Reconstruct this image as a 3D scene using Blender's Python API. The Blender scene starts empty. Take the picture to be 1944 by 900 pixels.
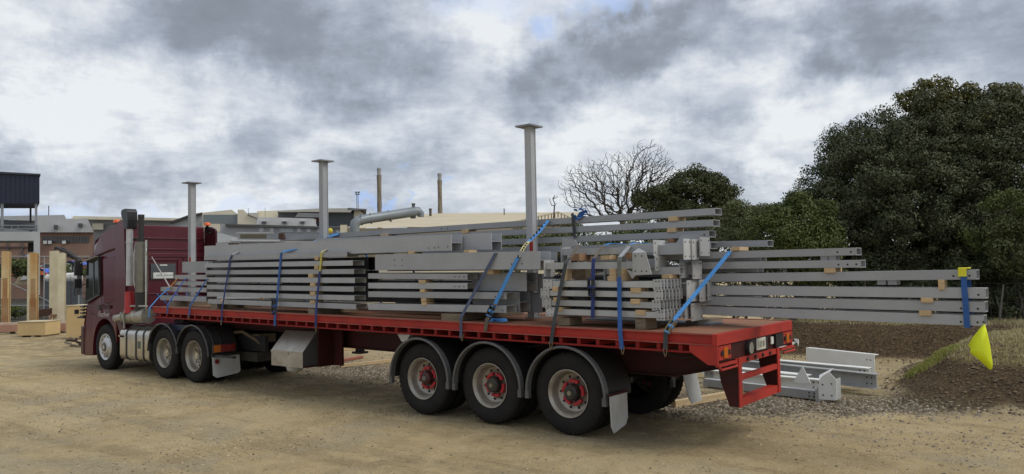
import bpy, bmesh, math, random
import numpy as np
from mathutils import Vector, Matrix
random.seed(7); rng = np.random.default_rng(11)
SC = bpy.context.scene; COL = SC.collection

# ------------------------------------------------------------------ camera
FPX, YAW, PITCH, ROLL = 1452.0, math.radians(38.27), math.radians(2.48), math.radians(-1.06)
CAM = np.array([3.51, -8.09, 2.14])
FW = np.array([-math.sin(YAW)*math.cos(PITCH), math.cos(YAW)*math.cos(PITCH), math.sin(PITCH)])
_r = np.array([math.cos(YAW), math.sin(YAW), 0.0]); _u = np.cross(_r, FW)
RT = _r*math.cos(ROLL) + _u*math.sin(ROLL); UP = -_r*math.sin(ROLL) + _u*math.cos(ROLL)
cd = bpy.data.cameras.new('camera'); cam = bpy.data.objects.new('camera', cd); COL.objects.link(cam)
cd.sensor_width = 36.0; cd.lens = FPX/1944*36.0; cd.clip_start = 0.1; cd.clip_end = 6000
cam.matrix_world = Matrix(((RT[0], UP[0], -FW[0], CAM[0]), (RT[1], UP[1], -FW[1], CAM[1]), (RT[2], UP[2], -FW[2], CAM[2]), (0, 0, 0, 1)))
SC.camera = cam

def ray(px, py): return (px-972)/FPX*RT - (py-450)/FPX*UP + FW
def at(px, py, ax, v):                      # point of the sight line on a real plane (X, Y or Z = v)
    d = ray(px, py); i = 'XYZ'.index(ax); return CAM + (v-CAM[i])/d[i]*d
def Xat(px, Y, z):                          # X on the line (Y, z) seen at column px
    k = (px-972)/FPX; n = RT-k*FW; return CAM[0]-((Y-CAM[1])*n[1]+(z-CAM[2])*n[2])/n[0]
FH = np.array([-math.sin(YAW), math.cos(YAW), 0.0])
def bg(px, py, d):                          # (a, z) in the view-aligned ground frame at distance d
    r = ray(px, py); t = d/(r@FH); P = CAM + t*r; return float((P-CAM)@_r), float(P[2])

# ------------------------------------------------------------------ sun, sky, exposure
SUN_DIR = Vector((0.85, 0.30, 1.15)).normalized()
sd = bpy.data.lights.new('sun', 'SUN'); sd.energy = 1.5; sd.angle = math.radians(28); sd.color = (1.0, 0.95, 0.87)
so = bpy.data.objects.new('sun', sd); COL.objects.link(so); so.rotation_euler = SUN_DIR.to_track_quat('Z', 'Y').to_euler()
SC.view_settings.view_transform = 'Standard'; SC.view_settings.look = 'None'; SC.view_settings.exposure = 0.35; SC.view_settings.gamma = 1.0

W = bpy.data.worlds.new('World'); SC.world = W; W.use_nodes = True
nt = W.node_tree; nt.nodes.clear(); L = nt.links
def N(t, **k):
    n = nt.nodes.new(t)
    for a, b in k.items(): setattr(n, a, b)
    return n
def link(a, b): nt.links.new(a, b)
def M(op, a, b=None, clamp=False):
    n = N('ShaderNodeMath', operation=op, use_clamp=clamp)
    for i, v in enumerate((a, b)):
        if v is None: continue
        if hasattr(v, 'is_linked'): link(v, n.inputs[i])
        else: n.inputs[i].default_value = v
    return n.outputs[0]
def V(op, a, b=None):
    n = N('ShaderNodeVectorMath', operation=op)
    for i, v in enumerate((a, b)):
        if v is None: continue
        if hasattr(v, 'is_linked'): link(v, n.inputs[i])
        else: n.inputs[i].default_value = v
    return n.outputs['Value'] if op in ('LENGTH', 'DOT_PRODUCT') else n.outputs[0]
def noise(vec, scale, detail=6, rough=.55, dist=0, out='Fac'):
    n = N('ShaderNodeTexNoise'); n.inputs['Scale'].default_value = scale; n.inputs['Detail'].default_value = detail
    n.inputs['Roughness'].default_value = rough; n.inputs['Distortion'].default_value = dist; link(vec, n.inputs['Vector']); return n.outputs[out]
sky = N('ShaderNodeTexSky'); sky.sky_type = 'NISHITA'; sky.sun_disc = False
sky.sun_elevation = math.asin(SUN_DIR.z); sky.sun_rotation = math.atan2(SUN_DIR.x, SUN_DIR.y)
tc = N('ShaderNodeTexCoord'); sep = N('ShaderNodeSeparateXYZ'); link(tc.outputs['Generated'], sep.inputs[0])
x, y, z = sep.outputs
az = M('ARCTAN2', x, y); zc = M('MAXIMUM', z, 0.0); el = M('ARCSINE', zc)
den = M('ADD', zc, 0.16); cb = N('ShaderNodeCombineXYZ'); link(M('DIVIDE', x, den), cb.inputs[0]); link(M('DIVIDE', y, den), cb.inputs[1]); link(M('MULTIPLY', z, 1.5), cb.inputs[2])
P = cb.outputs[0]
ae = N('ShaderNodeCombineXYZ'); link(az, ae.inputs[0]); link(el, ae.inputs[1])
wn = noise(tc.outputs['Generated'], 5.5, 6, .6, 0.0, 'Color'); wv = V('SUBTRACT', wn, (0.5, 0.5, 0.5))
wv = V('MULTIPLY', wv, (0.42, 0.24, 0.0)); AE = V('ADD', ae.outputs[0], wv)
def azel(px, py):
    d = ray(px, py); d = d/np.linalg.norm(d); return math.atan2(d[0], d[1]), math.asin(d[2])
def blob(px, py, rx, ry, wgt, rot=0):
    a, e = azel(px, py); m = N('ShaderNodeMapping', vector_type='TEXTURE')
    m.inputs['Location'].default_value = (a, e, 0); m.inputs['Rotation'].default_value = (0, 0, math.radians(rot)); m.inputs['Scale'].default_value = (rx/FPX, ry/FPX, 1)
    link(AE, m.inputs[0]); ln = V('LENGTH', m.outputs[0]); mr = N('ShaderNodeMapRange', interpolation_type='SMOOTHERSTEP')
    link(ln, mr.inputs[0]); mr.inputs[1].default_value = 1.25; mr.inputs[2].default_value = 0.15; mr.inputs[3].default_value = 0; mr.inputs[4].default_value = wgt
    return mr.outputs[0]
n1 = noise(P, 1.1, 8, .58, .3); n2 = noise(P, 3.2, 10, .64, .2); n3 = noise(tc.outputs['Generated'], 9, 10, .66, .25)
tot = M('ADD', M('MULTIPLY', M('SUBTRACT', n1, .5), .5), M('ADD', M('MULTIPLY', M('SUBTRACT', n2, .5), .80), M('MULTIPLY', M('SUBTRACT', n3, .5), .75)))
sv = V('MULTIPLY', tc.outputs['Generated'], (1, 1, 2.3)); e1 = noise(sv, 3.1, 12, .60, .15); e2 = noise(sv, 7.5, 12, .62, .15)
def edge(v, a, b):
    m_ = N('ShaderNodeMapRange', interpolation_type='SMOOTHSTEP'); link(v, m_.inputs[0]); m_.inputs[1].default_value = a; m_.inputs[2].default_value = b; m_.inputs[3].default_value = -.5; m_.inputs[4].default_value = .5; return m_.outputs[0]
tot = M('ADD', tot, M('MULTIPLY', edge(e1, .44, .58), .20)); tot = M('ADD', tot, M('MULTIPLY', edge(e2, .45, .58), .07))
tot = M('ADD', tot, 0.78)
BL = [(560, 60, 400, 150, -.58, 0), (620, 190, 190, 70, -.28, -15), (330, 30, 160, 90, -.15, 0), (1110, 130, 180, 100, -.50, 25), (1260, 50, 240, 70, -.45, 18), (1400, 85, 190, 40, -.34, 0),
      (1850, 90, 320, 130, -.60, 0), (1640, 125, 90, 50, -.2, 0), (370, 285, 170, 40, -.30, 0), (100, 325, 170, 40, -.35, 0), (270, 330, 110, 24, -.2, 0), (1380, 225, 90, 60, -.25, 0), (1440, 345, 130, 40, -.3, 0),
      (850, 310, 220, 40, -.2, 0), (1200, 300, 120, 40, -.15, 0),
      (80, 150, 170, 110, .26, 0), (400, 175, 160, 60, .2, 20), (930, 130, 130, 110, .22, 0), (1150, 215, 200, 60, .2, 0), (1560, 220, 190, 90, .42, 0), (1500, 60, 130, 70, .2, 0), (500, 380, 300, 20, .18, 0), (1430, 380, 200, 25, .1, 0), (680, 240, 150, 50, .16, 0)]
for b in BL: tot = M('ADD', tot, blob(*(b[:4]+(b[4]*.72,)+b[5:])))
cr = N('ShaderNodeValToRGB'); link(tot, cr.inputs[0]); e = cr.color_ramp.elements
e[0].position = 0.0; e[0].color = (.185, .205, .235, 1); e[1].position = 1.0; e[1].color = (.68, .70, .715, 1)
for p_, c_ in ((.25, (.225, .248, .29, 1)), (.5, (.325, .36, .42, 1)), (.75, (.48, .515, .57, 1))):
    k = e.new(p_); k.color = c_
blue = M('ADD', blob(1085, 18, 75, 34, .7, 0), M('ADD', blob(805, 347, 30, 16, .8, 0), M('ADD', blob(180, 385, 420, 26, .45, 0), blob(930, 20, 90, 50, .3, 0))))
bm = N('ShaderNodeMixRGB'); link(M('MULTIPLY', blue, .75, True), bm.inputs[0]); link(cr.outputs[0], bm.inputs[1]); bm.inputs[2].default_value = (.30, .45, .78, 1)
sc10 = N('ShaderNodeVectorMath', operation='SCALE'); link(bm.outputs[0], sc10.inputs[0]); sc10.inputs['Scale'].default_value = 10.0
mx = N('ShaderNodeMixRGB'); mx.inputs[0].default_value = .93; link(sky.outputs[0], mx.inputs[1]); link(sc10.outputs[0], mx.inputs[2])
bgn = N('ShaderNodeBackground'); bgn.inputs[1].default_value = 0.1; link(mx.outputs[0], bgn.inputs[0])
wo = N('ShaderNodeOutputWorld'); link(bgn.outputs[0], wo.inputs[0])

# ------------------------------------------------------------------ materials
MATS = {}
def mat(name, c, rough=.6, metal=0, c2=None, scale=6, bump=0, bscale=40, spec=None, coat=0, island=0, stretch=None, dust=None, emit=None, detail=5, alpha=None):
    if name in MATS: return MATS[name]
    global nt
    m = bpy.data.materials.new(name); m.use_nodes = True; nt = m.node_tree
    b = nt.nodes['Principled BSDF']; b.inputs['Roughness'].default_value = rough; b.inputs['Metallic'].default_value = metal
    if spec is not None: b.inputs['Specular IOR Level'].default_value = spec
    if coat: b.inputs['Coat Weight'].default_value = coat; b.inputs['Coat Roughness'].default_value = .08
    t = N('ShaderNodeTexCoord'); vec = t.outputs['Object']
    oi = N('ShaderNodeObjectInfo'); off = N('ShaderNodeVectorMath', operation='ADD'); link(vec, off.inputs[0])
    sc_ = N('ShaderNodeVectorMath', operation='SCALE'); cbx = N('ShaderNodeCombineXYZ')
    for i in range(3): link(oi.outputs['Random'], cbx.inputs[i])
    link(cbx.outputs[0], sc_.inputs[0]); sc_.inputs['Scale'].default_value = 37.0; link(sc_.outputs[0], off.inputs[1]); vec = off.outputs[0]
    if stretch:
        vs = N('ShaderNodeVectorMath', operation='MULTIPLY'); link(vec, vs.inputs[0]); vs.inputs[1].default_value = stretch; vec = vs.outputs[0]
    if c2 is None: c2 = tuple(v*.8 for v in c)
    mixn = N('ShaderNodeMixRGB'); mixn.inputs[1].default_value = (*c, 1); mixn.inputs[2].default_value = (*c2, 1)
    f = noise(vec, scale, detail, .6)
    mr = N('ShaderNodeMapRange'); link(f, mr.inputs[0]); mr.inputs[1].default_value = .35; mr.inputs[2].default_value = .65
    if island:
        g = N('ShaderNodeNewGeometry'); fac = M('ADD', M('MULTIPLY', g.outputs['Random Per Island'], island), M('MULTIPLY', mr.outputs[0], 1-island)); link(fac, mixn.inputs[0])
    else: link(mr.outputs[0], mixn.inputs[0])
    col = mixn.outputs[0]
    if dust:
        dm = N('ShaderNodeMixRGB'); link(M('MULTIPLY', noise(vec, dust[1], 6, .65), dust[2]), dm.inputs[0]); link(col, dm.inputs[1]); dm.inputs[2].default_value = (*dust[0], 1); col = dm.outputs[0]
    if name in ('grey_primed_steel', 'darker_primed_steel', 'light_primed_steel', 'pine_block', 'weathered_timber'):
        vv = N('ShaderNodeVectorMath', operation='SCALE'); link(col, vv.inputs[0]); link(M('ADD', M('MULTIPLY', oi.outputs['Random'], .24), .86), vv.inputs['Scale']); col = vv.outputs[0]
    link(col, b.inputs['Base Color'])
    if bump:
        bn = N('ShaderNodeBump'); bn.inputs['Strength'].default_value = bump; bn.inputs['Distance'].default_value = .01; link(noise(vec, bscale, 4, .6), bn.inputs['Height']); link(bn.outputs[0], b.inputs['Normal'])
    if emit: b.inputs['Emission Color'].default_value = (*emit, 1); b.inputs['Emission Strength'].default_value = 1
    MATS[name] = m; return m
steel = mat('grey_primed_steel', (.33, .343, .365), .5, 0, (.285, .297, .318), 2.5, .12, 60, dust=((.40, .385, .35), 1.6, .34))
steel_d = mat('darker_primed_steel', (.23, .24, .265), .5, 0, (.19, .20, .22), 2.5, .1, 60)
steel_l = mat('light_primed_steel', (.42, .425, .42), .5, 0, (.35, .355, .355), 3, .12, 60)
white_steel = mat('white_primed_steel', (.86, .87, .85), .5, 0, (.76, .77, .75), 3, .1, 60, dust=((.5, .45, .36), 2, .15))
gap_shade = mat('gap_shade_steel', (.075, .078, .085), .7, 0, (.05, .052, .057), 3)  # near-black colour standing in for shade between the steel rows
hole = mat('bolt_hole_dark', (.012, .012, .014), .9)
wood = mat('pine_block', (.58, .42, .24), .8, 0, (.46, .32, .17), 8, .3, 60, stretch=(1, 6, 6))
wood_g = mat('weathered_timber', (.26, .21, .14), .85, 0, (.16, .13, .09), 8, .4, 60, stretch=(1, 6, 6))
plank = mat('sawn_plank', (.58, .44, .26), .8, 0, (.45, .32, .17), 6, .3, 50, stretch=(1, 8, 8))
red = mat('trailer_red_paint', (.45, .035, .026), .55, 0, (.33, .031, .026), 3, .08, 50, dust=((.20, .09, .06), 2.5, .2), spec=.18)
red_d = mat('chassis_dark_red', (.055, .009, .009), .6, 0, (.035, .007, .007), 3, .1, 50, dust=((.05, .04, .03), 3, .3), spec=.2)
deckm = mat('worn_deck_board', (.30, .135, .080), .8, 0, (.20, .10, .062), 1.8, .25, 30, spec=.15, dust=((.30, .21, .14), 1.2, .4), stretch=(.5, 2, 1))
maroon = mat('cab_maroon_paint', (.095, .013, .022), .28, 0, (.078, .011, .019), 2, 0, coat=.22, spec=.3)
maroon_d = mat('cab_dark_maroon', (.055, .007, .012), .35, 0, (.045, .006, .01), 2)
redpipe = mat('bright_red_paint', (.42, .018, .018), .35)
rubber = mat('tyre_rubber', (.012, .012, .013), .8, 0, (.020, .019, .018), 5, .3, 60, dust=((.07, .06, .05), 3.5, .12), spec=.2)
rimm = mat('wheel_silver', (.46, .44, .40), .38, .45, (.30, .28, .235), 6, .05, 40, dust=((.20, .16, .11), 4, .6))
black = mat('black_paint', (.010, .010, .011), .55, dust=((.05, .045, .04), 3, .4))
plastic = mat('black_plastic', (.018, .018, .02), .4)
grime = mat('greasy_chassis', (.022, .020, .018), .6, 0, (.05, .04, .03), 6, .2, 40)
guard = mat('mudguard_grey', (.085, .09, .10), .38, 0, (.055, .06, .066), 4, .05, 40, dust=((.2, .17, .13), 3, .35))
chrome = mat('polished_aluminium', (.62, .61, .58), .22, .95, (.5, .48, .44), 4, .03, 20)
alu = mat('dull_aluminium', (.46, .44, .40), .38, .75, (.34, .31, .27), 5, .1, 30)
flapm = mat('white_mudflap', (.50, .52, .52), .6, 0, (.42, .43, .42), 4, .05, dust=((.3, .25, .18), 4, .35))
glass = mat('dark_glass', (.012, .018, .018), .06, 0, (.012, .018, .018), spec=.8)
glass_b = mat('cab_rear_glass', (.05, .06, .065), .1, spec=.8)
blue_l = mat('light_blue_webbing', (.065, .26, .60), .7, 0, (.05, .21, .50), 30, .2, 200)
blue_d = mat('navy_webbing', (.018, .035, .17), .75, 0, (.015, .028, .12), 30, .2, 200)
blue_m = mat('mid_blue_webbing', (.025, .10, .32), .75, 0, (.02, .08, .26), 30, .2, 200)
blue_g = mat('faded_blue_webbing', (.07, .09, .16), .8, 0, (.06, .075, .12), 30, .2, 200)
grey_w = mat('dirty_grey_webbing', (.055, .062, .068), .85, 0, (.04, .046, .05), 20, .2, 200)
tan_w = mat('dirty_tan_webbing', (.13, .105, .08), .85, 0, (.09, .075, .055), 20, .2, 200)
yel_w = mat('yellow_sleeve', (.55, .46, .09), .7, 0, (.42, .36, .08), 20, .1, 100)
yel_p = mat('pale_yellow_sleeve', (.62, .56, .26), .7, 0, (.5, .44, .2), 20, .1, 100)
pale_w = mat('pale_webbing', (.42, .44, .46), .8)
orange_w = mat('orange_sleeve', (.55, .26, .05), .7)
gold = mat('zinc_hook', (.22, .18, .10), .4, .6)
hiviz = mat('fluorescent_flag', (.78, .86, .015), .6, 0, (.72, .82, .015), 4, .1)
yelcap = mat('yellow_cap', (.75, .70, .02), .5)
amber = mat('amber_lens', (.50, .13, .012), .25, 0, (.45, .11, .01))
redlens = mat('red_lens', (.20, .010, .010), .25)
white_p = mat('white_paint', (.72, .72, .70), .5)
concrete = mat('concrete_grey', (.33, .32, .30), .8, 0, (.26, .25, .23), 1, .2, 10)

# ------------------------------------------------------------------ mesh builder
class G:
    def __init__(s): s.v = []; s.f = []; s.m = []; s.s = []
    def add(s, vs, fs, mi=0, sm=False):
        o = len(s.v); s.v += [tuple(float(c) for c in p) for p in vs]
        for f in fs: s.f.append([i+o for i in f]); s.m.append(mi); s.s.append(sm)
        return s
    def hexa(s, p, mi=0):   # p: 4 bottom ccw, 4 top ccw
        return s.add(p, [(3, 2, 1, 0), (4, 5, 6, 7), (0, 1, 5, 4), (1, 2, 6, 5), (2, 3, 7, 6), (3, 0, 4, 7)], mi)
    def box(s, x0, x1, y0, y1, z0, z1, mi=0):
        return s.hexa([(x0, y0, z0), (x1, y0, z0), (x1, y1, z0), (x0, y1, z0), (x0, y0, z1), (x1, y0, z1), (x1, y1, z1), (x0, y1, z1)], mi)
    def sbox(s, x0, x1, y0, y1, z0, z1, f, mi=0):   # box sheared in z by f(x)
        a, b = f(x0), f(x1)
        return s.hexa([(x0, y0, z0+a), (x1, y0, z0+b), (x1, y1, z0+b), (x0, y1, z0+a), (x0, y0, z1+a), (x1, y0, z1+b), (x1, y1, z1+b), (x0, y1, z1+a)], mi)
    def prism(s, poly, y0, y1, mi=0, inset=None, sm=False):    # polygon in XZ extruded along Y
        n = len(poly); g0 = [(p[0], y0+(inset(p) if inset else 0), p[1]) for p in poly]; g1 = [(p[0], y1-(inset(p) if inset else 0), p[1]) for p in poly]
        area = sum(poly[i][0]*poly[(i+1) % n][1]-poly[(i+1) % n][0]*poly[i][1] for i in range(n))
        if area < 0: g0.reverse(); g1.reverse()
        s.add(g0+g1, [tuple(range(n)), tuple(range(2*n-1, n-1, -1))], mi, False)
        s.add(g0+g1, [(i, i+n, (i+1) % n+n, (i+1) % n) for i in range(n)], mi, sm); return s
    def cyl(s, p0, p1, r0, r1=None, n=16, mi=0, cap=True, sm=True):
        r1 = r0 if r1 is None else r1; p0 = Vector(p0); p1 = Vector(p1); d = (p1-p0).normalized()
        a = d.orthogonal().normalized(); b = d.cross(a)
        vs = [tuple(p+a*(math.cos(t)*r)+b*(math.sin(t)*r)) for p, r in ((p0, r0), (p1, r1)) for t in [2*math.pi*i/n for i in range(n)]]
        s.add(vs, [(i, (i+1) % n, (i+1) % n+n, i+n) for i in range(n)], mi, sm)
        if cap: s.add(vs, [tuple(range(n-1, -1, -1)), tuple(range(n, 2*n))], mi)
        return s
    def tube(s, pts, r, n=8, mi=0, sm=True):
        pts = [Vector(p) for p in pts]; rs = r if isinstance(r, (list, tuple)) else [r]*len(pts); vs = []; ref = None
        for i, p in enumerate(pts):
            d = (pts[min(i+1, len(pts)-1)]-pts[max(i-1, 0)]).normalized()
            if ref is None: ref = d.orthogonal().normalized()
            a = (ref-d*ref.dot(d)).normalized(); ref = a; b = d.cross(a)
            vs += [tuple(p+a*(math.cos(t)*rs[i])+b*(math.sin(t)*rs[i])) for t in [2*math.pi*j/n for j in range(n)]]
        s.add(vs, [(k*n+i, k*n+(i+1) % n, (k+1)*n+(i+1) % n, (k+1)*n+i) for k in range(len(pts)-1) for i in range(n)], mi, sm)
        s.add(vs, [tuple(range(n-1, -1, -1)), tuple(range((len(pts)-1)*n, len(pts)*n))], mi); return s
    def lathe(s, prof, n=40, mi=0, c=(0, 0, 0), sm=True):   # prof [(y, r)], axis Y
        vs = [(c[0]+r*math.cos(2*math.pi*i/n), c[1]+y_, c[2]+r*math.sin(2*math.pi*i/n)) for y_, r in prof for i in range(n)]
        return s.add(vs, [(k*n+i, k*n+(i+1) % n, (k+1)*n+(i+1) % n, (k+1)*n+i) for k in range(len(prof)-1) for i in range(n)], mi, sm)
    def lathez(s, prof, n=24, mi=0, c=(0, 0), sm=True):     # prof [(z, r)], axis Z
        vs = [(c[0]+r*math.cos(2*math.pi*i/n), c[1]+r*math.sin(2*math.pi*i/n), z_) for z_, r in prof for i in range(n)]
        return s.add(vs, [(k*n+i, k*n+(i+1) % n, (k+1)*n+(i+1) % n, (k+1)*n+i) for k in range(len(prof)-1) for i in range(n)], mi, sm)
    def disc(s, c, nrm, r, n=8, mi=0):
        c = Vector(c); d = Vector(nrm).normalized(); a = d.orthogonal().normalized(); b = d.cross(a)
        return s.add([tuple(c+a*(math.cos(t)*r)+b*(math.sin(t)*r)) for t in [2*math.pi*i/n for i in range(n)]], [tuple(range(n))], mi)
    def ribbon(s, pts, w=.05, th=.004, mi=0, mis=None):
        pts = [Vector(p) for p in pts]; X = Vector((1, 0, 0)); vs = []
        for i, p in enumerate(pts):
            d = (pts[min(i+1, len(pts)-1)]-pts[max(i-1, 0)]).normalized()
            q = X-d*X.dot(d); q = q.normalized() if q.length > .2 else Vector((0, 1, 0)); nn = d.cross(q).normalized()*th/2; q = q*w/2
            vs += [p-q-nn, p+q-nn, p+q+nn, p-q+nn]
        for k in range(len(pts)-1):
            o = 4*k; mm = mis[k] if mis else mi
            s.add([vs[o+j] for j in range(8)], [(j, (j+1) % 4, (j+1) % 4+4, j+4) for j in range(4)], mm)
        s.add(vs[:4], [(3, 2, 1, 0)], mis[0] if mis else mi); s.add(vs[-4:], [(0, 1, 2, 3)], mis[-1] if mis else mi); return s
    def mesh(s, name, mats, off=None):
        me = bpy.data.meshes.new(name); v = s.v if off is None else [(a-off[0], b-off[1], c-off[2]) for a, b, c in s.v]
        me.from_pydata(v, [], s.f)
        for m_ in (mats if isinstance(mats, (list, tuple)) else [mats]): me.materials.append(m_)
        me.polygons.foreach_set('material_index', s.m); me.polygons.foreach_set('use_smooth', s.s); me.validate(); me.update(); return me

def tag(o, label=None, cat=None, group=None, kind=None):
    if label: o['label'] = label
    if cat: o['category'] = cat
    if group: o['group'] = group
    if kind: o['kind'] = kind
    return o
def link_obj(name, me, parent=None, loc=(0, 0, 0), rot=(0, 0, 0)):
    o = bpy.data.objects.new(name, me); COL.objects.link(o); o.location = loc; o.rotation_euler = rot
    if parent: o.parent = parent
    return o
def root(name, label, cat, loc=(0, 0, 0), group=None, rz=0):
    o = bpy.data.objects.new(name, None); COL.objects.link(o); o.location = loc; o.rotation_euler = (0, 0, rz); o.empty_display_size = .2
    return tag(o, label, cat, group)
def part(name, g, m, parent, label=None, bevel=0, seg=2):   # geometry in world coordinates; root unrotated
    r = parent
    while r.parent: r = r.parent
    o = link_obj(name, g.mesh(name, m, tuple(r.location)), parent)
    if label: o['label'] = label
    if bevel:
        b = o.modifiers.new('bevel', 'BEVEL'); b.width = bevel; b.segments = seg; b.limit_method = 'ANGLE'; b.angle_limit = math.radians(30)
    return o
def lpart(name, g, m, parent, label=None, bevel=0):          # geometry already in the root's local frame
    o = link_obj(name, g.mesh(name, m), parent)
    if label: o['label'] = label
    if bevel:
        b = o.modifiers.new('bevel', 'BEVEL'); b.width = bevel; b.segments = 2; b.limit_method = 'ANGLE'
    return o
def solo(name, g, m, label, cat, loc=None, group=None, kind=None, bevel=0):
    if loc is None:
        a = np.array(g.v); loc = (float(a[:, 0].mean()), float(a[:, 1].mean()), float(a[:, 2].min()))
    o = link_obj(name, g.mesh(name, m, loc), None, loc); tag(o, label, cat, group, kind)
    if bevel:
        b = o.modifiers.new('bevel', 'BEVEL'); b.width = bevel; b.segments = 2; b.limit_method = 'ANGLE'
    return o
def text_mesh(body, size, m, shear=0, extrude=.002):
    c = bpy.data.curves.new('t', 'FONT'); c.body = body; c.size = size; c.extrude = extrude; c.shear = shear; c.align_x = 'CENTER'; c.align_y = 'CENTER'
    o = bpy.data.objects.new('t', c); COL.objects.link(o); dg = bpy.context.evaluated_depsgraph_get()
    me = bpy.data.meshes.new_from_object(o.evaluated_get(dg)); bpy.data.objects.remove(o); me.materials.clear(); me.materials.append(m); return me

# ------------------------------------------------------------------ ground
def vnoise(x, y, s, seed=0):
    x = np.asarray(x)*s+seed*17.3; y = np.asarray(y)*s+seed*9.1
    xi = np.floor(x); yi = np.floor(y); fx = x-xi; fy = y-yi; fx = fx*fx*(3-2*fx); fy = fy*fy*(3-2*fy)
    def h(a, b):
        q = np.sin(a*127.1+b*311.7+seed*74.7)*43758.5453; return q-np.floor(q)
    return (h(xi, yi)*(1-fx)+h(xi+1, yi)*fx)*(1-fy)+(h(xi, yi+1)*(1-fx)+h(xi+1, yi+1)*fx)*fy
def fbm(x, y, s, o=4, seed=0):
    r = 0; a = .5
    for i in range(o): r = r+a*(vnoise(x, y, s*2**i, seed+i)-.5); a *= .5
    return r
def sstep(a, b, v): t = np.clip((v-a)/(b-a), 0, 1); return t*t*(3-2*t)
def bank(x, y):
    # far bank along the fence and the near spoil heap at the right
    b = 9.3+.25*(x+1)+.5*fbm(x, y, .8, 2, 5); far = .74*sstep(b, b+1.5, y)*sstep(-4.6, -3.2, x)
    d = (np.abs((x-3.2)/3.3)**3+np.abs((y-8.0)/3.9)**3)**(1/3)+.16*fbm(x, y, 1.1, 3, 2)
    near = .86*(1-sstep(.35, 1.02, d))
    return np.maximum(far, near)
def gz(x, y):
    z_ = .03*fbm(x, y, .35, 3, 1)+.022*fbm(x, y, 2.2, 3, 3)+.010*fbm(x, y, 9, 2, 4)
    nearf = np.exp(-((np.asarray(y)-1.2)/2.2)**2)
    h = bank(x, y)
    for yr in (-1.7, -3.75, -4.3, -2.3): z_ = z_-.020*np.exp(-((np.asarray(y)-yr-.35*np.sin(np.asarray(x)*.16+yr)-.10*(np.asarray(x)+4))/.16)**2)*(.5+vnoise(x, y, .9, 31))
    return z_*(1-.6*nearf)+h+np.where(h > .03, .10*fbm(x, y, 2.4, 5, 8)*np.minimum(1, h*4), 0)
def axis_(lo, hi, st, far):
    a = list(np.arange(lo, hi, st)); s_ = st; p_ = hi
    while p_ < far: s_ *= 1.13; p_ += s_; a.append(p_)
    s_ = st; p_ = lo
    while p_ > -far: s_ *= 1.13; p_ -= s_; a.insert(0, p_)
    return np.array(a)
gx = axis_(-13, 5.5, .055, 3000); gy = axis_(-5.5, 13.5, .055, 3000)
XX, YY = np.meshgrid(gx, gy); ZZ = gz(XX, YY); fade = np.clip(1-(np.hypot(XX, YY)-60)/60, 0, 1); ZZ = ZZ*fade
nx, ny = len(gx), len(gy); idx = np.arange(nx*ny).reshape(ny, nx)
quads = np.stack([idx[:-1, :-1], idx[:-1, 1:], idx[1:, 1:], idx[1:, :-1]], -1).reshape(-1, 4)
def np_mesh(name, verts, faces, mats, smooth=True):
    me = bpy.data.meshes.new(name); n = faces.shape[1]
    me.vertices.add(len(verts)); me.vertices.foreach_set('co', np.asarray(verts, np.float32).ravel())
    me.loops.add(faces.size); me.loops.foreach_set('vertex_index', faces.astype(np.int32).ravel())
    me.polygons.add(len(faces)); me.polygons.foreach_set('loop_start', np.arange(0, faces.size, n, dtype=np.int32)); me.polygons.foreach_set('loop_total', np.full(len(faces), n, np.int32))
    me.polygons.foreach_set('use_smooth', np.full(len(faces), smooth))
    for m_ in mats: me.materials.append(m_)
    me.update(calc_edges=True); return me
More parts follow.
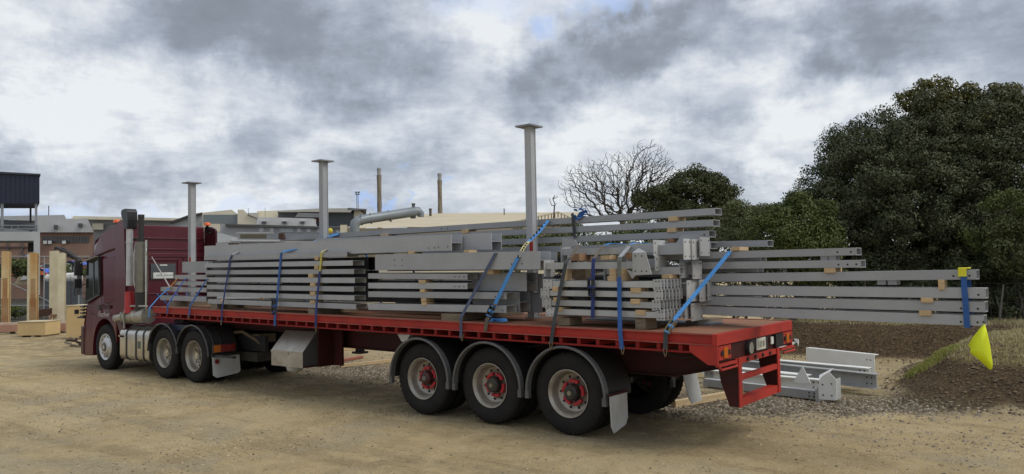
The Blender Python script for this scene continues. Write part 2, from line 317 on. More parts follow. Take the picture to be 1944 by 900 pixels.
def ground_material():
    global nt
    m = bpy.data.materials.new('compacted_dirt_and_gravel'); m.use_nodes = True; nt = m.node_tree; b = nt.nodes['Principled BSDF']; b.inputs['Roughness'].default_value = .95; b.inputs['Specular IOR Level'].default_value = .12
    g = N('ShaderNodeNewGeometry'); P_ = g.outputs['Position']; flat = V('MULTIPLY', P_, (1, 1, 0))
    def mix(f, a, c):
        n = N('ShaderNodeMixRGB')
        if hasattr(f, 'is_linked'): link(f, n.inputs[0])
        else: n.inputs[0].default_value = f
        for i, v in ((1, a), (2, c)):
            if hasattr(v, 'is_linked'): link(v, n.inputs[i])
            else: n.inputs[i].default_value = (*v, 1)
        return n.outputs[0]
    def rng_(v, a, c, lo=0, hi=1):
        n = N('ShaderNodeMapRange', interpolation_type='SMOOTHSTEP'); link(v, n.inputs[0]); n.inputs[1].default_value = a; n.inputs[2].default_value = c; n.inputs[3].default_value = lo; n.inputs[4].default_value = hi; return n.outputs[0]
    sp = N('ShaderNodeSeparateXYZ'); link(P_, sp.inputs[0])
    big = noise(flat, .35, 5, .6, .3); med = noise(flat, 1.7, 8, .68, .4); mid2 = noise(flat, 6, 7, .72, .3); fine = noise(flat, 17, 6, .75); grit = noise(flat, 60, 4, .75)
    c = mix(rng_(med, .36, .64), (.62, .505, .325), (.48, .385, .24)); c = mix(rng_(big, .44, .62, 0, .7), c, (.68, .57, .385))
    # wheel tracks run along the truck
    trk = noise(V('MULTIPLY', flat, (.22, 3.0, 1)), 1.3, 7, .66, .35); c = mix(rng_(trk, .54, .68, 0, .6), c, (.33, .26, .165)); c = mix(rng_(trk, .42, .30, 0, .4), c, (.70, .60, .42))
    for yr in (-1.7, -3.75, -4.3, -2.3):
        cen = M('ADD', M('MULTIPLY', M('SINE', M('ADD', M('MULTIPLY', sp.outputs[0], .16), yr)), .35), M('ADD', M('MULTIPLY', M('ADD', sp.outputs[0], 4.0), .10), yr)); dd_ = M('ABSOLUTE', M('SUBTRACT', M('ADD', sp.outputs[1], M('MULTIPLY', M('SUBTRACT', mid2, .5), .22)), cen))
        c = mix(M('MULTIPLY', rng_(dd_, .26, .08), rng_(med, .32, .60, .1, .6)), c, (.35, .29, .20))
    c = mix(M('MULTIPLY', rng_(noise(flat, .5, 6, .65, .4), .49, .60), .55), c, mix(rng_(mid2, .4, .6), (.38, .34, .27), (.55, .50, .41)))
    c = mix(rng_(mid2, .56, .68, 0, .7), c, (.27, .215, .14)); c = mix(rng_(mid2, .45, .33, 0, .4), c, (.66, .57, .40))
    vo = N('ShaderNodeTexVoronoi'); vo.inputs['Scale'].default_value = 30; link(flat, vo.inputs['Vector'])
    c = mix(M('MULTIPLY', rng_(vo.outputs['Distance'], .30, .14), rng_(med, .40, .60, 0, .6)), c, mix(rng_(vo.outputs['Color'], .25, .75), (.17, .14, .10), (.62, .54, .40)))
    c = mix(rng_(fine, .56, .68, 0, .75), c, (.20, .155, .10)); c = mix(rng_(fine, .45, .34, 0, .5), c, (.62, .54, .39)); c = mix(rng_(grit, .58, .68, 0, .8), c, (.14, .11, .075)); c = mix(rng_(grit, .42, .32, 0, .5), c, (.68, .60, .45))
    dark_band = M('MULTIPLY', rng_(sp.outputs[1], -1.0, .9), rng_(sp.outputs[1], 6.5, 3.2)); dark_band = M('MULTIPLY', dark_band, rng_(med, .30, .62, .05, .6)); dark_band = M('MULTIPLY', dark_band, rng_(sp.outputs[0], .8, -1.4)); c = mix(dark_band, c, mix(rng_(fine, .42, .6), (.30, .24, .16), (.16, .13, .088)))  # darker brown patches in a band under and behind the trailer
    hz = M('ADD', sp.outputs[2], M('MULTIPLY', M('SUBTRACT', fine, .5), .18)); soil = rng_(hz, .06, .16)
    # stony strip beyond the trailer's rear: oil-grey to tan crushed rock
    v2 = N('ShaderNodeTexVoronoi'); v2.inputs['Scale'].default_value = 19; link(flat, v2.inputs['Vector'])
    gy = M('SUBTRACT', M('ADD', sp.outputs[1], M('MULTIPLY', M('SUBTRACT', med, .5), 1.4)), M('MULTIPLY', M('MAXIMUM', M('ADD', sp.outputs[0], 1.3), 0.0), .75))
    gr = M('MULTIPLY', rng_(gy, 1.9, 2.4), rng_(gy, 26, 12)); gr = M('MULTIPLY', gr, rng_(sp.outputs[0], -16, -12)); gr = M('MULTIPLY', gr, M('ADD', rng_(gy, 4.6, 3.4, 0, .7), .2))
    c = mix(gr, c, mix(rng_(v2.outputs['Distance'], .22, .5), mix(rng_(v2.outputs['Color'], .2, .8), (.15, .125, .095), (.46, .40, .31)), (.06, .05, .038)))
    sc_ = mix(rng_(mid2, .38, .62), (.105, .074, .048), (.060, .042, .028)); sc_ = mix(rng_(fine, .46, .62), sc_, (.165, .122, .08)); sc_ = mix(rng_(grit, .56, .70, 0, .8), sc_, (.30, .24, .17)); sc_ = mix(rng_(grit, .44, .34, 0, .7), sc_, (.035, .025, .018))
    c = mix(soil, c, sc_)
    htop = M('SUBTRACT', hz, rng_(sp.outputs[1], 9.2, 9.9, 0, .26)); topg = M('MULTIPLY', rng_(htop, .50, .62), rng_(mid2, .30, .55)); c = mix(topg, c, mix(rng_(fine, .35, .65), (.33, .26, .155), (.19, .165, .075)))
    yard = M('MULTIPLY', rng_(sp.outputs[0], -36, -40), 1.0); c = mix(yard, c, mix(med, (.060, .058, .055), (.085, .08, .072)))
    c = V('MULTIPLY', c, (.985, .95, .83)); link(c, b.inputs['Base Color'])
    h = M('ADD', M('MULTIPLY', fine, .8), M('MULTIPLY', grit, .45)); h = M('ADD', h, M('MULTIPLY', M('MULTIPLY', vo.outputs['Distance'], -1), .25)); h = M('ADD', h, M('ADD', M('MULTIPLY', med, .8), M('MULTIPLY', mid2, .9)))
    bn = N('ShaderNodeBump'); bn.inputs['Strength'].default_value = 1.0; bn.inputs['Distance'].default_value = .06; link(h, bn.inputs['Height']); link(bn.outputs[0], b.inputs['Normal']); return m
gm = ground_material()
go = link_obj('ground', np_mesh('ground', np.stack([XX, YY, ZZ], -1).reshape(-1, 3), quads, [gm])); tag(go, 'compacted sandy dirt and gravel yard with dark soil banks at the right', kind='structure')

# loose stones, soil clods and grass: stuff
OCT = np.array([(1, 0, 0), (-1, 0, 0), (0, 1, 0), (0, -1, 0), (0, 0, 1), (0, 0, -.6)], float)
OF = np.array([(0, 2, 4), (2, 1, 4), (1, 3, 4), (3, 0, 4), (2, 0, 5), (1, 2, 5), (3, 1, 5), (0, 3, 5)])
def stones(name, pts, size, m, label, cat='gravel'):
    n = len(pts); sz = size[:, None, None]*(.55+.9*rng.random((n, 6, 3))); a = rng.random(n)*6.283; v = OCT[None]*sz*np.array([1, 1, .7])
    ca, sa = np.cos(a)[:, None], np.sin(a)[:, None]; X_ = v[..., 0]*ca-v[..., 1]*sa; Y_ = v[..., 0]*sa+v[..., 1]*ca
    v = np.stack([X_, Y_, v[..., 2]], -1)+pts[:, None, :]; f = (OF[None]+6*np.arange(n)[:, None, None]).reshape(-1, 3)
    o = link_obj(name, np_mesh(name, v.reshape(-1, 3), f, [m], False)); tag(o, label, cat, kind='stuff'); return o
stone_m = mat('gravel_stones', (.38, .32, .235), .85, 0, (.10, .08, .06), 20, .2, 60, island=.9)
stone_t = mat('tan_pebbles', (.50, .41, .27), .9, 0, (.06, .048, .03), 20, .2, 60, island=.9)
clod_m = mat('soil_clods', (.19, .135, .085), .95, 0, (.040, .028, .018), 20, .3, 60, island=.9)
def scatter(n, x0, x1, y0, y1, dens=None):
    x_ = x0+(x1-x0)*rng.random(n); y_ = y0+(y1-y0)*rng.random(n)
    if dens is not None: k = rng.random(n) < dens(x_, y_); x_, y_ = x_[k], y_[k]
    return np.stack([x_, y_, gz(x_, y_)], -1)
p_ = scatter(60000, -12, 5.5, 1.8, 9.6, lambda x_, y_: np.clip(1.35-np.abs(y_-.75*np.maximum(x_+1.3, 0)-2.9)*.8, .08, 1)*(bank(x_, y_) < .05)*(.35+vnoise(x_, y_, 1.3, 9)))
stones('gravel', p_, .012+.022*rng.random(len(p_))**2, stone_m, 'grey crushed stone strip beyond the rear of the trailer')
p_ = scatter(70000, -17, 6, -5.5, 3.0, lambda x_, y_: .12+.88*sstep(.42, .72, .6*vnoise(x_, y_, .7, 12)+.4*vnoise(x_, y_, 2.9, 13)))
stones('pebble', p_, .004+.017*rng.random(len(p_))**3.8, stone_t, 'small tan pebbles strewn over the sandy dirt', 'pebbles')
p_ = scatter(45000, -5, 7, 4, 13.5, lambda x_, y_: (bank(x_, y_) > .02)*(bank(x_, y_) < .80))
stones('soil_clod', p_, .008+.030*rng.random(len(p_))**4, clod_m, 'brown clods and roots on the cut soil banks', 'soil')
def blades(name, pts, h, w, m, label, cat='grass'):
    n = len(pts); a = rng.random(n)*6.283; hh = h*(.5+rng.random(n)); lean = (rng.random((n, 2))-.5)*1.1*hh[:, None]
    dx = np.cos(a)*w; dy = np.sin(a)*w; z0 = np.zeros(n)
    v = np.stack([pts+np.stack([dx, dy, z0-.01], -1), pts+np.stack([-dx, -dy, z0-.01], -1), pts+np.stack([lean[:, 0], lean[:, 1], hh], -1)], 1)
    o = link_obj(name, np_mesh(name, v.reshape(-1, 3), np.arange(3*n).reshape(-1, 3), [m], False)); tag(o, label, cat, kind='stuff')
grass_m = mat('bank_grass', (.33, .30, .12), .8, 0, (.50, .43, .26), 3, island=.9)
grass_g = mat('green_grass_tuft', (.24, .27, .06), .8, 0, (.40, .38, .12), 3, island=.9)
p_ = scatter(60000, -8, 7, 8.5, 14, lambda x_, y_: (bank(x_, y_) > .725)*(y_ > 10.6)*(.25+.75*(vnoise(x_, y_, 1.2, 21) > .42)))
blades('bank_grass', p_, .07, .008, grass_m, 'dry short grass along the top of the far soil bank')
p_ = scatter(30000, .3, 7, 4.8, 10, lambda x_, y_: (bank(x_, y_) > .55)*.7)
blades('heap_grass', p_, .05, .008, grass_m, 'dry turf on top of the near soil heap at the right')
t_ = rng.random(9000); A = at(1738, 722, 'Z', .16); B = at(1812, 672, 'Z', .55)
gp = A[None]*(1-t_[:, None])+B[None]*t_[:, None]+rng.normal(0, .055, (9000, 3))*(1+.9*np.sin(t_*31))[:, None]; gp[:, 2] = gz(gp[:, 0], gp[:, 1])
blades('crest_grass', gp, .075, .008, grass_g, 'bright green grass strip down the left edge of the soil heap')

# ------------------------------------------------------------------ flatbed trailer
HD = 1.382
def zd(x_): return HD-.0093*x_
TL = 12.72
tr = root('flatbed_trailer', 'long red flatbed semi-trailer with three axles carrying the strapped grey steel', 'trailer', (-4, 1.25, 0))
sh = lambda x_: -.0093*x_
g = G(); g.sbox(-TL+.02, -.067, .076, 2.424, HD-.045, HD-.002, sh); part('deck', g, deckm, tr, 'worn brown deck boards')
for s_ in (0, 1):
    y0, y1 = ((.032, .044), (2.456, 2.468))[s_]; ya, yb = ((.0, .072), (2.428, 2.5))[s_]
    g = G(); g.sbox(-TL, -.065, y0, y1, HD-.113, HD-.014, sh); g.sbox(-TL, -.065, ya, yb, HD-.014, HD, sh); g.sbox(-TL, -.065, ya, yb, HD-.127, HD-.113, sh)
    part('side_rail', g, red, tr)
    yf = (-.002, 2.500)[s_]; g = G(); g.sbox(-TL, -.066, yf, yf+.002, HD-.126, HD-.116, sh); g.sbox(-TL, -.066, yf, yf+.002, HD-.010, HD, sh); part('worn_edge', g, mat('worn_red_edge', (.34, .13, .095), .7, 0, (.25, .045, .035), 5, detail=8), tr)
    ye = (.0, 2.422)[s_]; g = G(); g.sbox(-TL, -.066, ye, ye+.078, HD+.0005, HD+.006, sh); part('rail_edge', g, mat('worn_rail_edge', (.30, .12, .08), .7, 0, (.22, .08, .05), 4), tr)
    y0 = (0.005, 2.44)[s_]
    g = G(); g.sbox(-TL, -.34, y0, y0+.055, HD-.225, HD-.203, sh); part('tie_rail', g, mat('cross_member_red', (.24, .02, .018), .55, spec=.15), tr)
g = G(); g.box(-.065, 0, -.002, 2.502, HD-.127, HD+.002); part('rear_rail', g, red, tr, bevel=.006)
me0 = None
for k in range(44):
    xk = -.46-k*.278
    if me0 is None:
        g = G(); g.box(-.025, .025, -1.225, 1.225, -.203, -.126); me0 = g.mesh('cross_member', mat('cross_member_red', (.24, .02, .018), .55, spec=.15))
    link_obj('cross_member', me0, tr, (xk+4, 0, zd(xk)))
for yb in (.80, 1.70):     # main chassis I-beams with a gooseneck
    def bot(x_): return .62 if x_ > -7.3 else (.62-(-7.3-x_)/.9*.36 if x_ > -8.2 else .26)
    g = G(); xs = [0-.3, -.9, -7.3, -8.2, -TL+.1]; ds = [.28, .42, .42, .22, .22]
    for k in range(4):
        x0, x1, d0, d1 = xs[k+1], xs[k], ds[k+1], ds[k]
        za, zb_ = zd(x0)-.205, zd(x1)-.205
        def seg(w, t0, t1, b0, b1): g.hexa([(x0, yb-w, b0), (x1, yb-w, b1), (x1, yb+w, b1), (x0, yb+w, b0), (x0, yb-w, t0), (x1, yb-w, t1), (x1, yb+w, t1), (x0, yb+w, t0)])
        seg(.008, za-.015, zb_-.015, za-d0+.015, zb_-d1+.015); seg(.07, za, zb_, za-.015, zb_-.015); seg(.07, za-d0+.015, zb_-d1+.015, za-d0, zb_-d1)
    part('chassis_beam', g, red_d, tr)
zr = HD-.127
for y0 in (0.0, 2.46):     # corner gussets
    g = G(); g.prism([(-.34, zr-.075), (-.30, zr-.1), (-.12, zr-.215), (-.005, zr-.215), (-.005, zr-.002), (-.34, zr-.002)], y0+.004, y0+.036); part('corner_gusset', g, red, tr)
g = G(); g.box(-.035, -.022, .037, 2.459, zr-.19, zr); part('tail_panel', g, red_d, tr)
for y0 in (.045, 2.115):
    g = G(); g.box(-.02, -.004, y0, y0+.34, zr-.165, zr-.012, 0); g.box(-.004, .010, y0+.115, y0+.225, zr-.15, zr-.03, 1)
    for dy in (.075, .265): g.cyl((-.004, y0+dy, zr-.09), (.014, y0+dy, zr-.09), .03, n=14, mi=2)
    part('tail_lamp', g, [red, amber, plastic], tr, 'amber tail lamp on a red plate')
g = G(); g.box(-.03, .015, 0.0, .50, zr-.235, zr-.205); g.box(-.03, .015, 2.0, 2.5, zr-.235, zr-.205); g.box(-.02, .0, .52, 1.98, zr-.26, zr-.19)
for yy in (.85, 1.1, 1.35, 1.6): g.cyl((0, yy, zr-.225), (.02, yy, zr-.225), .022, n=8, mi=1)
g.tube([(.0, .01, zr-.225), (.03, .02, zr-.265), (.03, .47, zr-.265)], .014); g.tube([(.03, 2.03, zr-.265), (.03, 2.48, zr-.265), (0, 2.49, zr-.225)], .014)
part('bumper_shelf', g, [red, black], tr)
g = G(); g.cyl((-.02, .92, zr-.10), (.03, .92, zr-.10), .085, n=24, mi=1); g.disc((.032, .92, zr-.10), (1, 0, 0), .07, 24, 0); part('round_lamp', g, [mat('grey_lens', (.35, .34, .30), .3), plastic], tr)
g = G(); g.box(-.02, -.012, 1.03, 1.17, zr-.14, zr-.015, 1); g.box(-.02, -.010, 1.50, 1.58, zr-.17, zr-.02, 1); part('lamp_bracket', g, [black, black], tr)
g = G(); g.box(-.008, .004, 1.175, 1.47, zr-.155, zr-.012, 0)
for dy, w_ in ((.05, .012), (.10, .012), (.145, .010), (.19, .024), (.235, .010)): g.box(.004, .007, 1.175+dy, 1.175+dy+w_, zr-.125, zr-.05, 1)
part('number_plate', g, [mat('number_plate_white', (.62, .61, .52), .5), mat('plate_marks', (.10, .10, .09), .6)], tr)
g = G(); g.box(-.008, .008, 1.66, 1.74, zr-.12, zr-.03); part('reflector', g, white_p, tr)
g = G(); g.box(-.018, .02, 1.80, 2.08, zr-.17, zr-.01); part('marker_lamp', g, plastic, tr, 'black square marker lamp')
for yp in (.606, 1.894):   # underrun posts
    zt, zb0 = zr-.185, .494; s_ = -1 if yp < 1 else 1
    g = G(); g.box(-.0, .014, yp-.045, yp+.045, zb0, zt)
    yw = yp-.03
    g.add([(-.0, yw, zt), (-.27, yw, zt), (-.22, yw, zt-.3), (-.12, yw, zb0), (-.0, yw, zb0), (-.0, yw+.012, zt), (-.27, yw+.012, zt), (-.22, yw+.012, zt-.3), (-.12, yw+.012, zb0), (-.0, yw+.012, zb0)],
          [(0, 1, 2, 3, 4), (9, 8, 7, 6, 5), (0, 5, 6, 1), (1, 6, 7, 2), (2, 7, 8, 3), (3, 8, 9, 4), (4, 9, 5, 0)], 1)
    part('underrun_post', g, [red, red_d], tr)
g = G(); g.box(-.11, .002, .652, 1.848, zb0+.0, zb0+.095); part('underrun_bar', g, red, tr, 'red underrun bar at the bottom')
g = G(); g.box(-.035, .006, .652, 1.848, .80, .865); part('step_bar', g, red, tr)

# wheels ---------------------------------------------------------------------
def tyre_g(y0=0, R=.535):
    k = R/.535; w = .27
    pr = [(.030, .300), (.012, .315), (.002, .36), (-.004, .42), (.006, .480), (.028, .513), (.05, .528), (.075, .533), (.076, .520), (.086, .520), (.087, .534), (.128, .535), (.129, .521), (.141, .521), (.142, .535), (.183, .534), (.184, .520), (.194, .520), (.195, .533), (.222, .528), (.245, .510), (.266, .475), (.272, .41), (.266, .34), (.245, .300)]
    g = G(); g.lathe([(y0+a, b*k if b > .33 else b) for a, b in pr], 72); 
    # raised sidewall ring and shoulder lugs
    for i in range(48):
        t = 2*math.pi*i/48; c, s_ = math.cos(t), math.sin(t); c2, s2 = math.cos(t+.05), math.sin(t+.05)
        vs = [(r*cc, y0+yy, r*ss) for yy in (.012, .052) for r, cc, ss in ((.497*k, c, s_), (.536*k if yy > .03 else .512*k, c, s_), (.536*k if yy > .03 else .512*k, c2, s2), (.497*k, c2, s2))]
        g.add(vs, [(0, 1, 2, 3), (7, 6, 5, 4), (0, 4, 5, 1), (1, 5, 6, 2), (2, 6, 7, 3), (3, 7, 4, 0)])
    return g
TY_O = tyre_g(0).mesh('tyre', rubber); TY_I = tyre_g(.33).mesh('tyre', rubber)
g = G(); g.lathe([(.030, .297), (.012, .306), (.004, .312), (.000, .306), (.004, .298), (.025, .288), (.032, .278), (.060, .270), (.12, .262), (.148, .250), (.158, .235), (.160, .10), (.2, .10)], 56)
for i in range(10):
    t = 2*math.pi*(i+.5)/10; g.cyl((.205*math.cos(t), .150, .205*math.sin(t)), (.205*math.cos(t), .159, .205*math.sin(t)), .018, n=10, mi=1)
RIM_T = g.mesh('wheel', [rimm, hole])
g = G(); g.cyl((0, .22, 0), (0, .055, 0), .115, .100, 28); g.cyl((0, .055, 0), (0, .035, 0), .100, .075, 28); g.cyl((0, .035, 0), (0, .022, 0), .032, .028, 14, mi=1); HUB_T = g.mesh('hub', [grime, mat('hub_cap_disc', (.25, .22, .14), .5)])
g = G(); g.cyl((0, .22, 0), (0, .06, 0), .115, .095, 28); g.cyl((0, .06, 0), (0, .04, 0), .095, .06, 28, mi=0); g.cyl((0, .04, 0), (0, .028, 0), .04, .03, 14, mi=1); HUB_R = g.mesh('hub', [mat('hub_dark_red', (.06, .012, .012), .5), mat('hub_cap_grey', (.16, .15, .13), .5)])
g = G(); t0 = .2
for t in (t0, t0+2*math.pi/10): g.cyl((.150*math.cos(t), .160, .150*math.sin(t)), (.150*math.cos(t), .112, .150*math.sin(t)), .024, .022, 10)
pts = [(t0+j/4*2*math.pi/10) for j in range(5)]
for a, b in zip(pts, pts[1:]): g.hexa([(r*math.cos(t), yy, r*math.sin(t)) for yy in (.145, .116) for r, t in ((.130, a), (.170, a), (.170, b), (.130, b))])
NUT_R = g.mesh('nut_indicator', mat('red_nut_indicator', (.46, .016, .03), .4))
def wheel(parent, x_, y_, z_, far=False, hub=HUB_T, rim=RIM_T, nuts=NUT_R, dual=True, spin=0, ty=TY_O, ty2=TY_I):
    loc = Vector((x_, y_, z_))-parent.location
    w = link_obj('wheel', rim, parent, loc, (0, spin, math.pi if far else 0)); w.rotation_mode = 'XYZ'
    link_obj('tyre', ty, w)
    if dual: link_obj('tyre', ty2, w)
    if hub: link_obj('hub', hub, w)
    if nuts:
        for i in range(5): link_obj('nut_indicator', nuts, w, (0, 0, 0), (0, 2*math.pi*i/5, 0))
    return w
X3 = -2.087
for k in range(3):
    xk = X3-1.313*k
    wheel(tr, xk, .098, .542, hub=HUB_R if k == 2 else HUB_T, spin=.5*k+.3); wheel(tr, xk, 2.402, .542, far=True, spin=1.1*k)
    g = G(); g.cyl((xk, .45, .54), (xk, 2.05, .54), .065, n=12); g.box(xk-.06, xk+.5, .84, .90, .62, .70); g.box(xk-.06, xk+.5, 1.6, 1.66, .62, .70); g.cyl((xk-.12, .87, .68), (xk-.12, .87, .95), .11, n=12); g.cyl((xk-.12, 1.63, .68), (xk-.12, 1.63, .95), .11, n=12)
    part('axle', g, grime, tr)
    for far in (0, 1):       # half-round mudguards with rolled edge
        y0, y1 = ((.02, .66), (1.84, 2.48))[far]; R = .595; g = G(); n_ = 22; a0, a1 = (-.02, math.pi+.02)
        zc = .545
        def ring(r, yy): return [(xk+r*math.cos(a0+(a1-a0)*i/n_), yy, zc+r*math.sin(a0+(a1-a0)*i/n_)*(1.0)) for i in range(n_+1)]
        A_, B_, C_, D_ = ring(R, y0), ring(R, y1), ring(R+.012, y1), ring(R+.012, y0); vs = A_+B_+C_+D_; q = n_+1
        g.add(vs, [f for i in range(n_) for f in ((i, i+q, i+q+1, i+1), (i+2*q, i+3*q, i+3*q+1, i+2*q+1))], 1, True)
        for yy, rr in ((y0, .020), (y0+.03, .016), (y0+.075, .012), (y0+.055, .012)): g.tube(ring(R+.006, yy), rr, 8, 0)
        g.box(xk-R-.03, xk-R+.03, y0-.012, y0+.05, zc-.10, zc-.0); g.box(xk+R-.03, xk+R+.03, y0-.012, y0+.05, zc-.10, zc)
        part('mudguard', g, [guard, black], tr)
for y0, far in ((.03, 0), (2.02, 1)):
    g = G(); xf = X3+.66; yA, yB = y0, y0+.42
    if far: pts = [(xf, yA, .68), (xf, yB, .68), (xf+.08, yB, .34), (xf+.12, yB-.04, .20), (xf+.12, yA+.04, .20), (xf+.08, yA, .30)]
    else: pts = [(xf, yA, .57), (xf, yB, .57), (xf+.005, yB, .26), (xf+.01, yB-.06, .18), (xf+.02, yA+.05, .12), (xf+.015, yA, .20)]
    pts = [(a, b, c) for a, b, c in pts]; n_ = len(pts); q = [(a+.008, b, c) for a, b, c in pts]
    g.add(pts+q, [tuple(range(n_)), tuple(range(2*n_-1, n_-1, -1))]+[(i, i+n_, (i+1) % n_+n_, (i+1) % n_) for i in range(n_)])
    mf = part('mudflap', g, flapm, tr); 
    g = G(); g.box(xf-.012, xf+.012, yA-.02, yB+.02, pts[0][2]+.002, pts[0][2]+.03); part('flap_bracket', g, red_d if not far else black, mf)
# toolbox, bulkhead, landing legs, rack and tank under the deck
tb = G(); x0, x1 = -8.39, -7.48
tb.add([(x0, .0, .53), (x0, .0, .80), (x0, .30, 1.13), (x0, .58, 1.13), (x0, .58, .53), (x1, .0, .53), (x1, .0, .80), (x1, .30, 1.13), (x1, .58, 1.13), (x1, .58, .53)],
       [(4, 3, 2, 1, 0)], 0); tb.add(tb.v[:10], [(0, 1, 6, 5), (1, 2, 7, 6), (2, 3, 8, 7), (4, 0, 5, 9), (3, 4, 9, 8)], 0); tb.add(tb.v[:10], [(5, 6, 7, 8, 9)], 1)
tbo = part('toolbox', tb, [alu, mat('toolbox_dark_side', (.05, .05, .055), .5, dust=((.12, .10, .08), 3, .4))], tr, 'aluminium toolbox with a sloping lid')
g = G(); g.box(x0-.01, x1+.008, -.008, -.001, .775, .80); g.box(x1+.002, x1+.012, .0, .58, .528, .56, 1); g.box(-7.93, -7.88, -.014, -.001, .74, .79); part('lid_edge', g, [alu, red_d], tbo)
g = G(); g.lathez([(.42, .05), (.44, .13), (.50, .15), (.525, .15)], 18, 0, (-7.95, .18)); part('drain_bowl', g, flapm, tr)
g = G(); g.box(-7.46, -7.43, .30, .62, .52, 1.2); g.box(-7.46, -7.20, .62, .66, .52, 1.2); part('bulkhead_plate', g, red_d, tr)
for yy in (.66, 1.72):
    g = G(); g.box(-8.15, -8.02, yy, yy+.12, .62, 1.25); g.box(-8.2, -7.97, yy-.05, yy+.17, .58, .62); g.tube([(-7.8, yy+.06, 1.2), (-8.08, yy+.06, .7)], .03); part('landing_leg', g, grime, tr)
g = G(); g.box(-6.35, -5.1, 1.75, 2.42, .70, 1.12); part('pallet_rack', g, black, tr, 'dark rack under the far side of the deck')
g = G(); g.tube([(-5.3, .9, .9), (-4.6, .9, .9)], .15, 16); part('air_tank', g, red_d, tr)
g = G()
for xx in (-4.4, -3.9, -1.0): g.add([(xx, .80, 1.15), (xx+.35, .80, 1.15), (xx+.1, .80, .75), (xx, .80, .75), (xx, .84, 1.15), (xx+.35, .84, 1.15), (xx+.1, .84, .75), (xx, .84, .75)], [(0, 1, 2, 3), (7, 6, 5, 4), (0, 4, 5, 1), (1, 5, 6, 2), (2, 6, 7, 3), (3, 7, 4, 0)])
part('spring_hanger', g, grime, tr)
q = at(768, 641, 'Y', .3); g = G(); g.prism([(q[0]-.14, q[2]+.05), (q[0]+.14, q[2]+.05), (q[0]+.06, q[2]-.06), (q[0]-.05, q[2]-.06)], .28, .38); part('work_lamp', g, white_p, tr)
g = G()
for k, xx in enumerate(np.linspace(-7, -1.2, 6)): g.tube([(xx, .5, zd(xx)-.25), (xx+.5, .55, zd(xx)-.33-.03*(k % 2)), (xx+1.1, .5, zd(xx)-.25)], .012, 6)
part('air_hose', g, black, tr)
g = G(); g.lathez([(1.14, .0), (1.14, .45), (1.2, .45), (1.2, 0)], 24, 0, (-11.6, 1.25)); g.cyl((-11.6, 1.25, 1.0), (-11.6, 1.25, 1.16), .06, n=12); part('skid_plate', g, grime, tr)
# centre posts standing on the deck
for pxc, lab in ((1008, 'tallest-looking grey load post with flat cap plate, nearest the trailer tail'), (614.5, 'middle grey load post with flat cap plate, rising behind the front channel stack'), (364.5, 'grey load post with flat cap plate standing against the rear wall of the cab')):
    PY = 1.16 if pxc > 400 else .92
    cz = at(pxc, {1008: 240, 614.5: 306, 364.5: 347.5}[pxc], 'Y', PY)[2]; cx_ = float(Xat(pxc, PY, 3.4)); r = root('load_post', lab, 'post', (cx_, PY, zd(cx_)), 'load posts standing on the trailer deck')
    g = G(); g.box(cx_-.050, cx_+.050, PY-.05, PY+.05, zd(cx_)+.02, cz-.012)
    for yy in (PY-.062, PY+.05): g.box(cx_-.06, cx_+.06, yy, yy+.012, zd(cx_)+.02, cz-.012)
    part('shaft', g, steel, r)
    g = G(); g.box(cx_-.16, cx_+.13, PY-.16, PY+.16, cz-.012, cz+.012); part('cap_plate', g, steel_d, r)
    g = G(); g.box(cx_-.08, cx_+.08, PY-.10, PY+.10, zd(cx_), zd(cx_)+.02); g.box(cx_-.0, cx_+.064, PY-.068, PY-.0625, 2.36, 2.56, 1) ; part('base_plate', g, [steel_d, red], r)

# ------------------------------------------------------------------ prime mover
tk = root('truck_tractor', 'maroon sleeper-cab prime mover coupled to the red flatbed trailer', 'truck', (-13.5, 1.25, 0))
XS = -15.02
arch = [(XS+.60*math.cos(t), .55+.64*math.sin(t)) for t in np.linspace(math.radians(8), math.radians(176), 15)]
prof = [(-14.45, 1.30)] + arch + [(-15.64, .30), (-16.08, .28), (-16.13, .60), (-16.12, 1.05), (-16.10, 1.50), (-16.04, 1.95), (-15.86, 2.60), (-15.76, 2.76)]+[(float(at(u_, v_, 'Y', .10)[0]), float(at(u_, v_, 'Y', .10)[2])) for u_, v_ in ((177, 466), (183, 457.5), (191, 448.5), (200, 440), (211, 431))]+[(-14.45, 3.37)]
def cins(p): 
    z_ = p[1]; i = 0.0
    if z_ > 2.66: i += (z_-2.66)*.10
    if p[0] < -15.7 and z_ > 1.2: i += .06
    return i
g = G(); g.prism(prof, .04, 2.25, inset=cins); cab = part('cab', g, maroon, tk, bevel=.035, seg=3)
wn_ = lambda a: [(float(at(px, py, 'Y', .035)[0]), float(at(px, py, 'Y', .035)[2])) for px, py in a]
g = G(); g.prism(wn_([(166, 497), (187, 489), (189, 556), (184, 562), (163, 572)]), .020, .060); part('side_window', g, glass, cab)
g = G(); g.prism(wn_([(164, 494), (188, 486), (189, 489), (166, 498)]), .012, .05); g.prism(wn_([(187, 489), (189, 489), (191, 557), (189, 558)]), .012, .05); g.prism(wn_([(161, 573), (190, 557), (191, 560), (162, 578)]), .012, .05); g.prism(wn_([(178, 492), (180, 491), (181, 563), (179, 564)]), .010, .05); part('window_frame', g, plastic, cab)
g = G(); v0 = at(164, 497, 'Y', .02); v1 = at(188, 487, 'Y', .02); g.add([v0, v1, v1+np.array([.0, -.10, .0]), v0+np.array([-.0, -.14, -.04]), v0+np.array([0, 0, .012]), v1+np.array([0, 0, .012]), v1+np.array([0, -.10, .012]), v0+np.array([0, -.14, -.028])], [(0, 1, 2, 3), (7, 6, 5, 4), (3, 2, 6, 7), (0, 3, 7, 4), (1, 5, 6, 2)]); part('weather_shield', g, mat('silver_shield', (.36, .36, .37), .35), cab)
g = G(); g.prism([(-16.13, 1.98), (-15.93, 2.60), (-15.90, 2.60), (-16.10, 1.98)], .22, 2.24); part('windscreen', g, glass, cab)
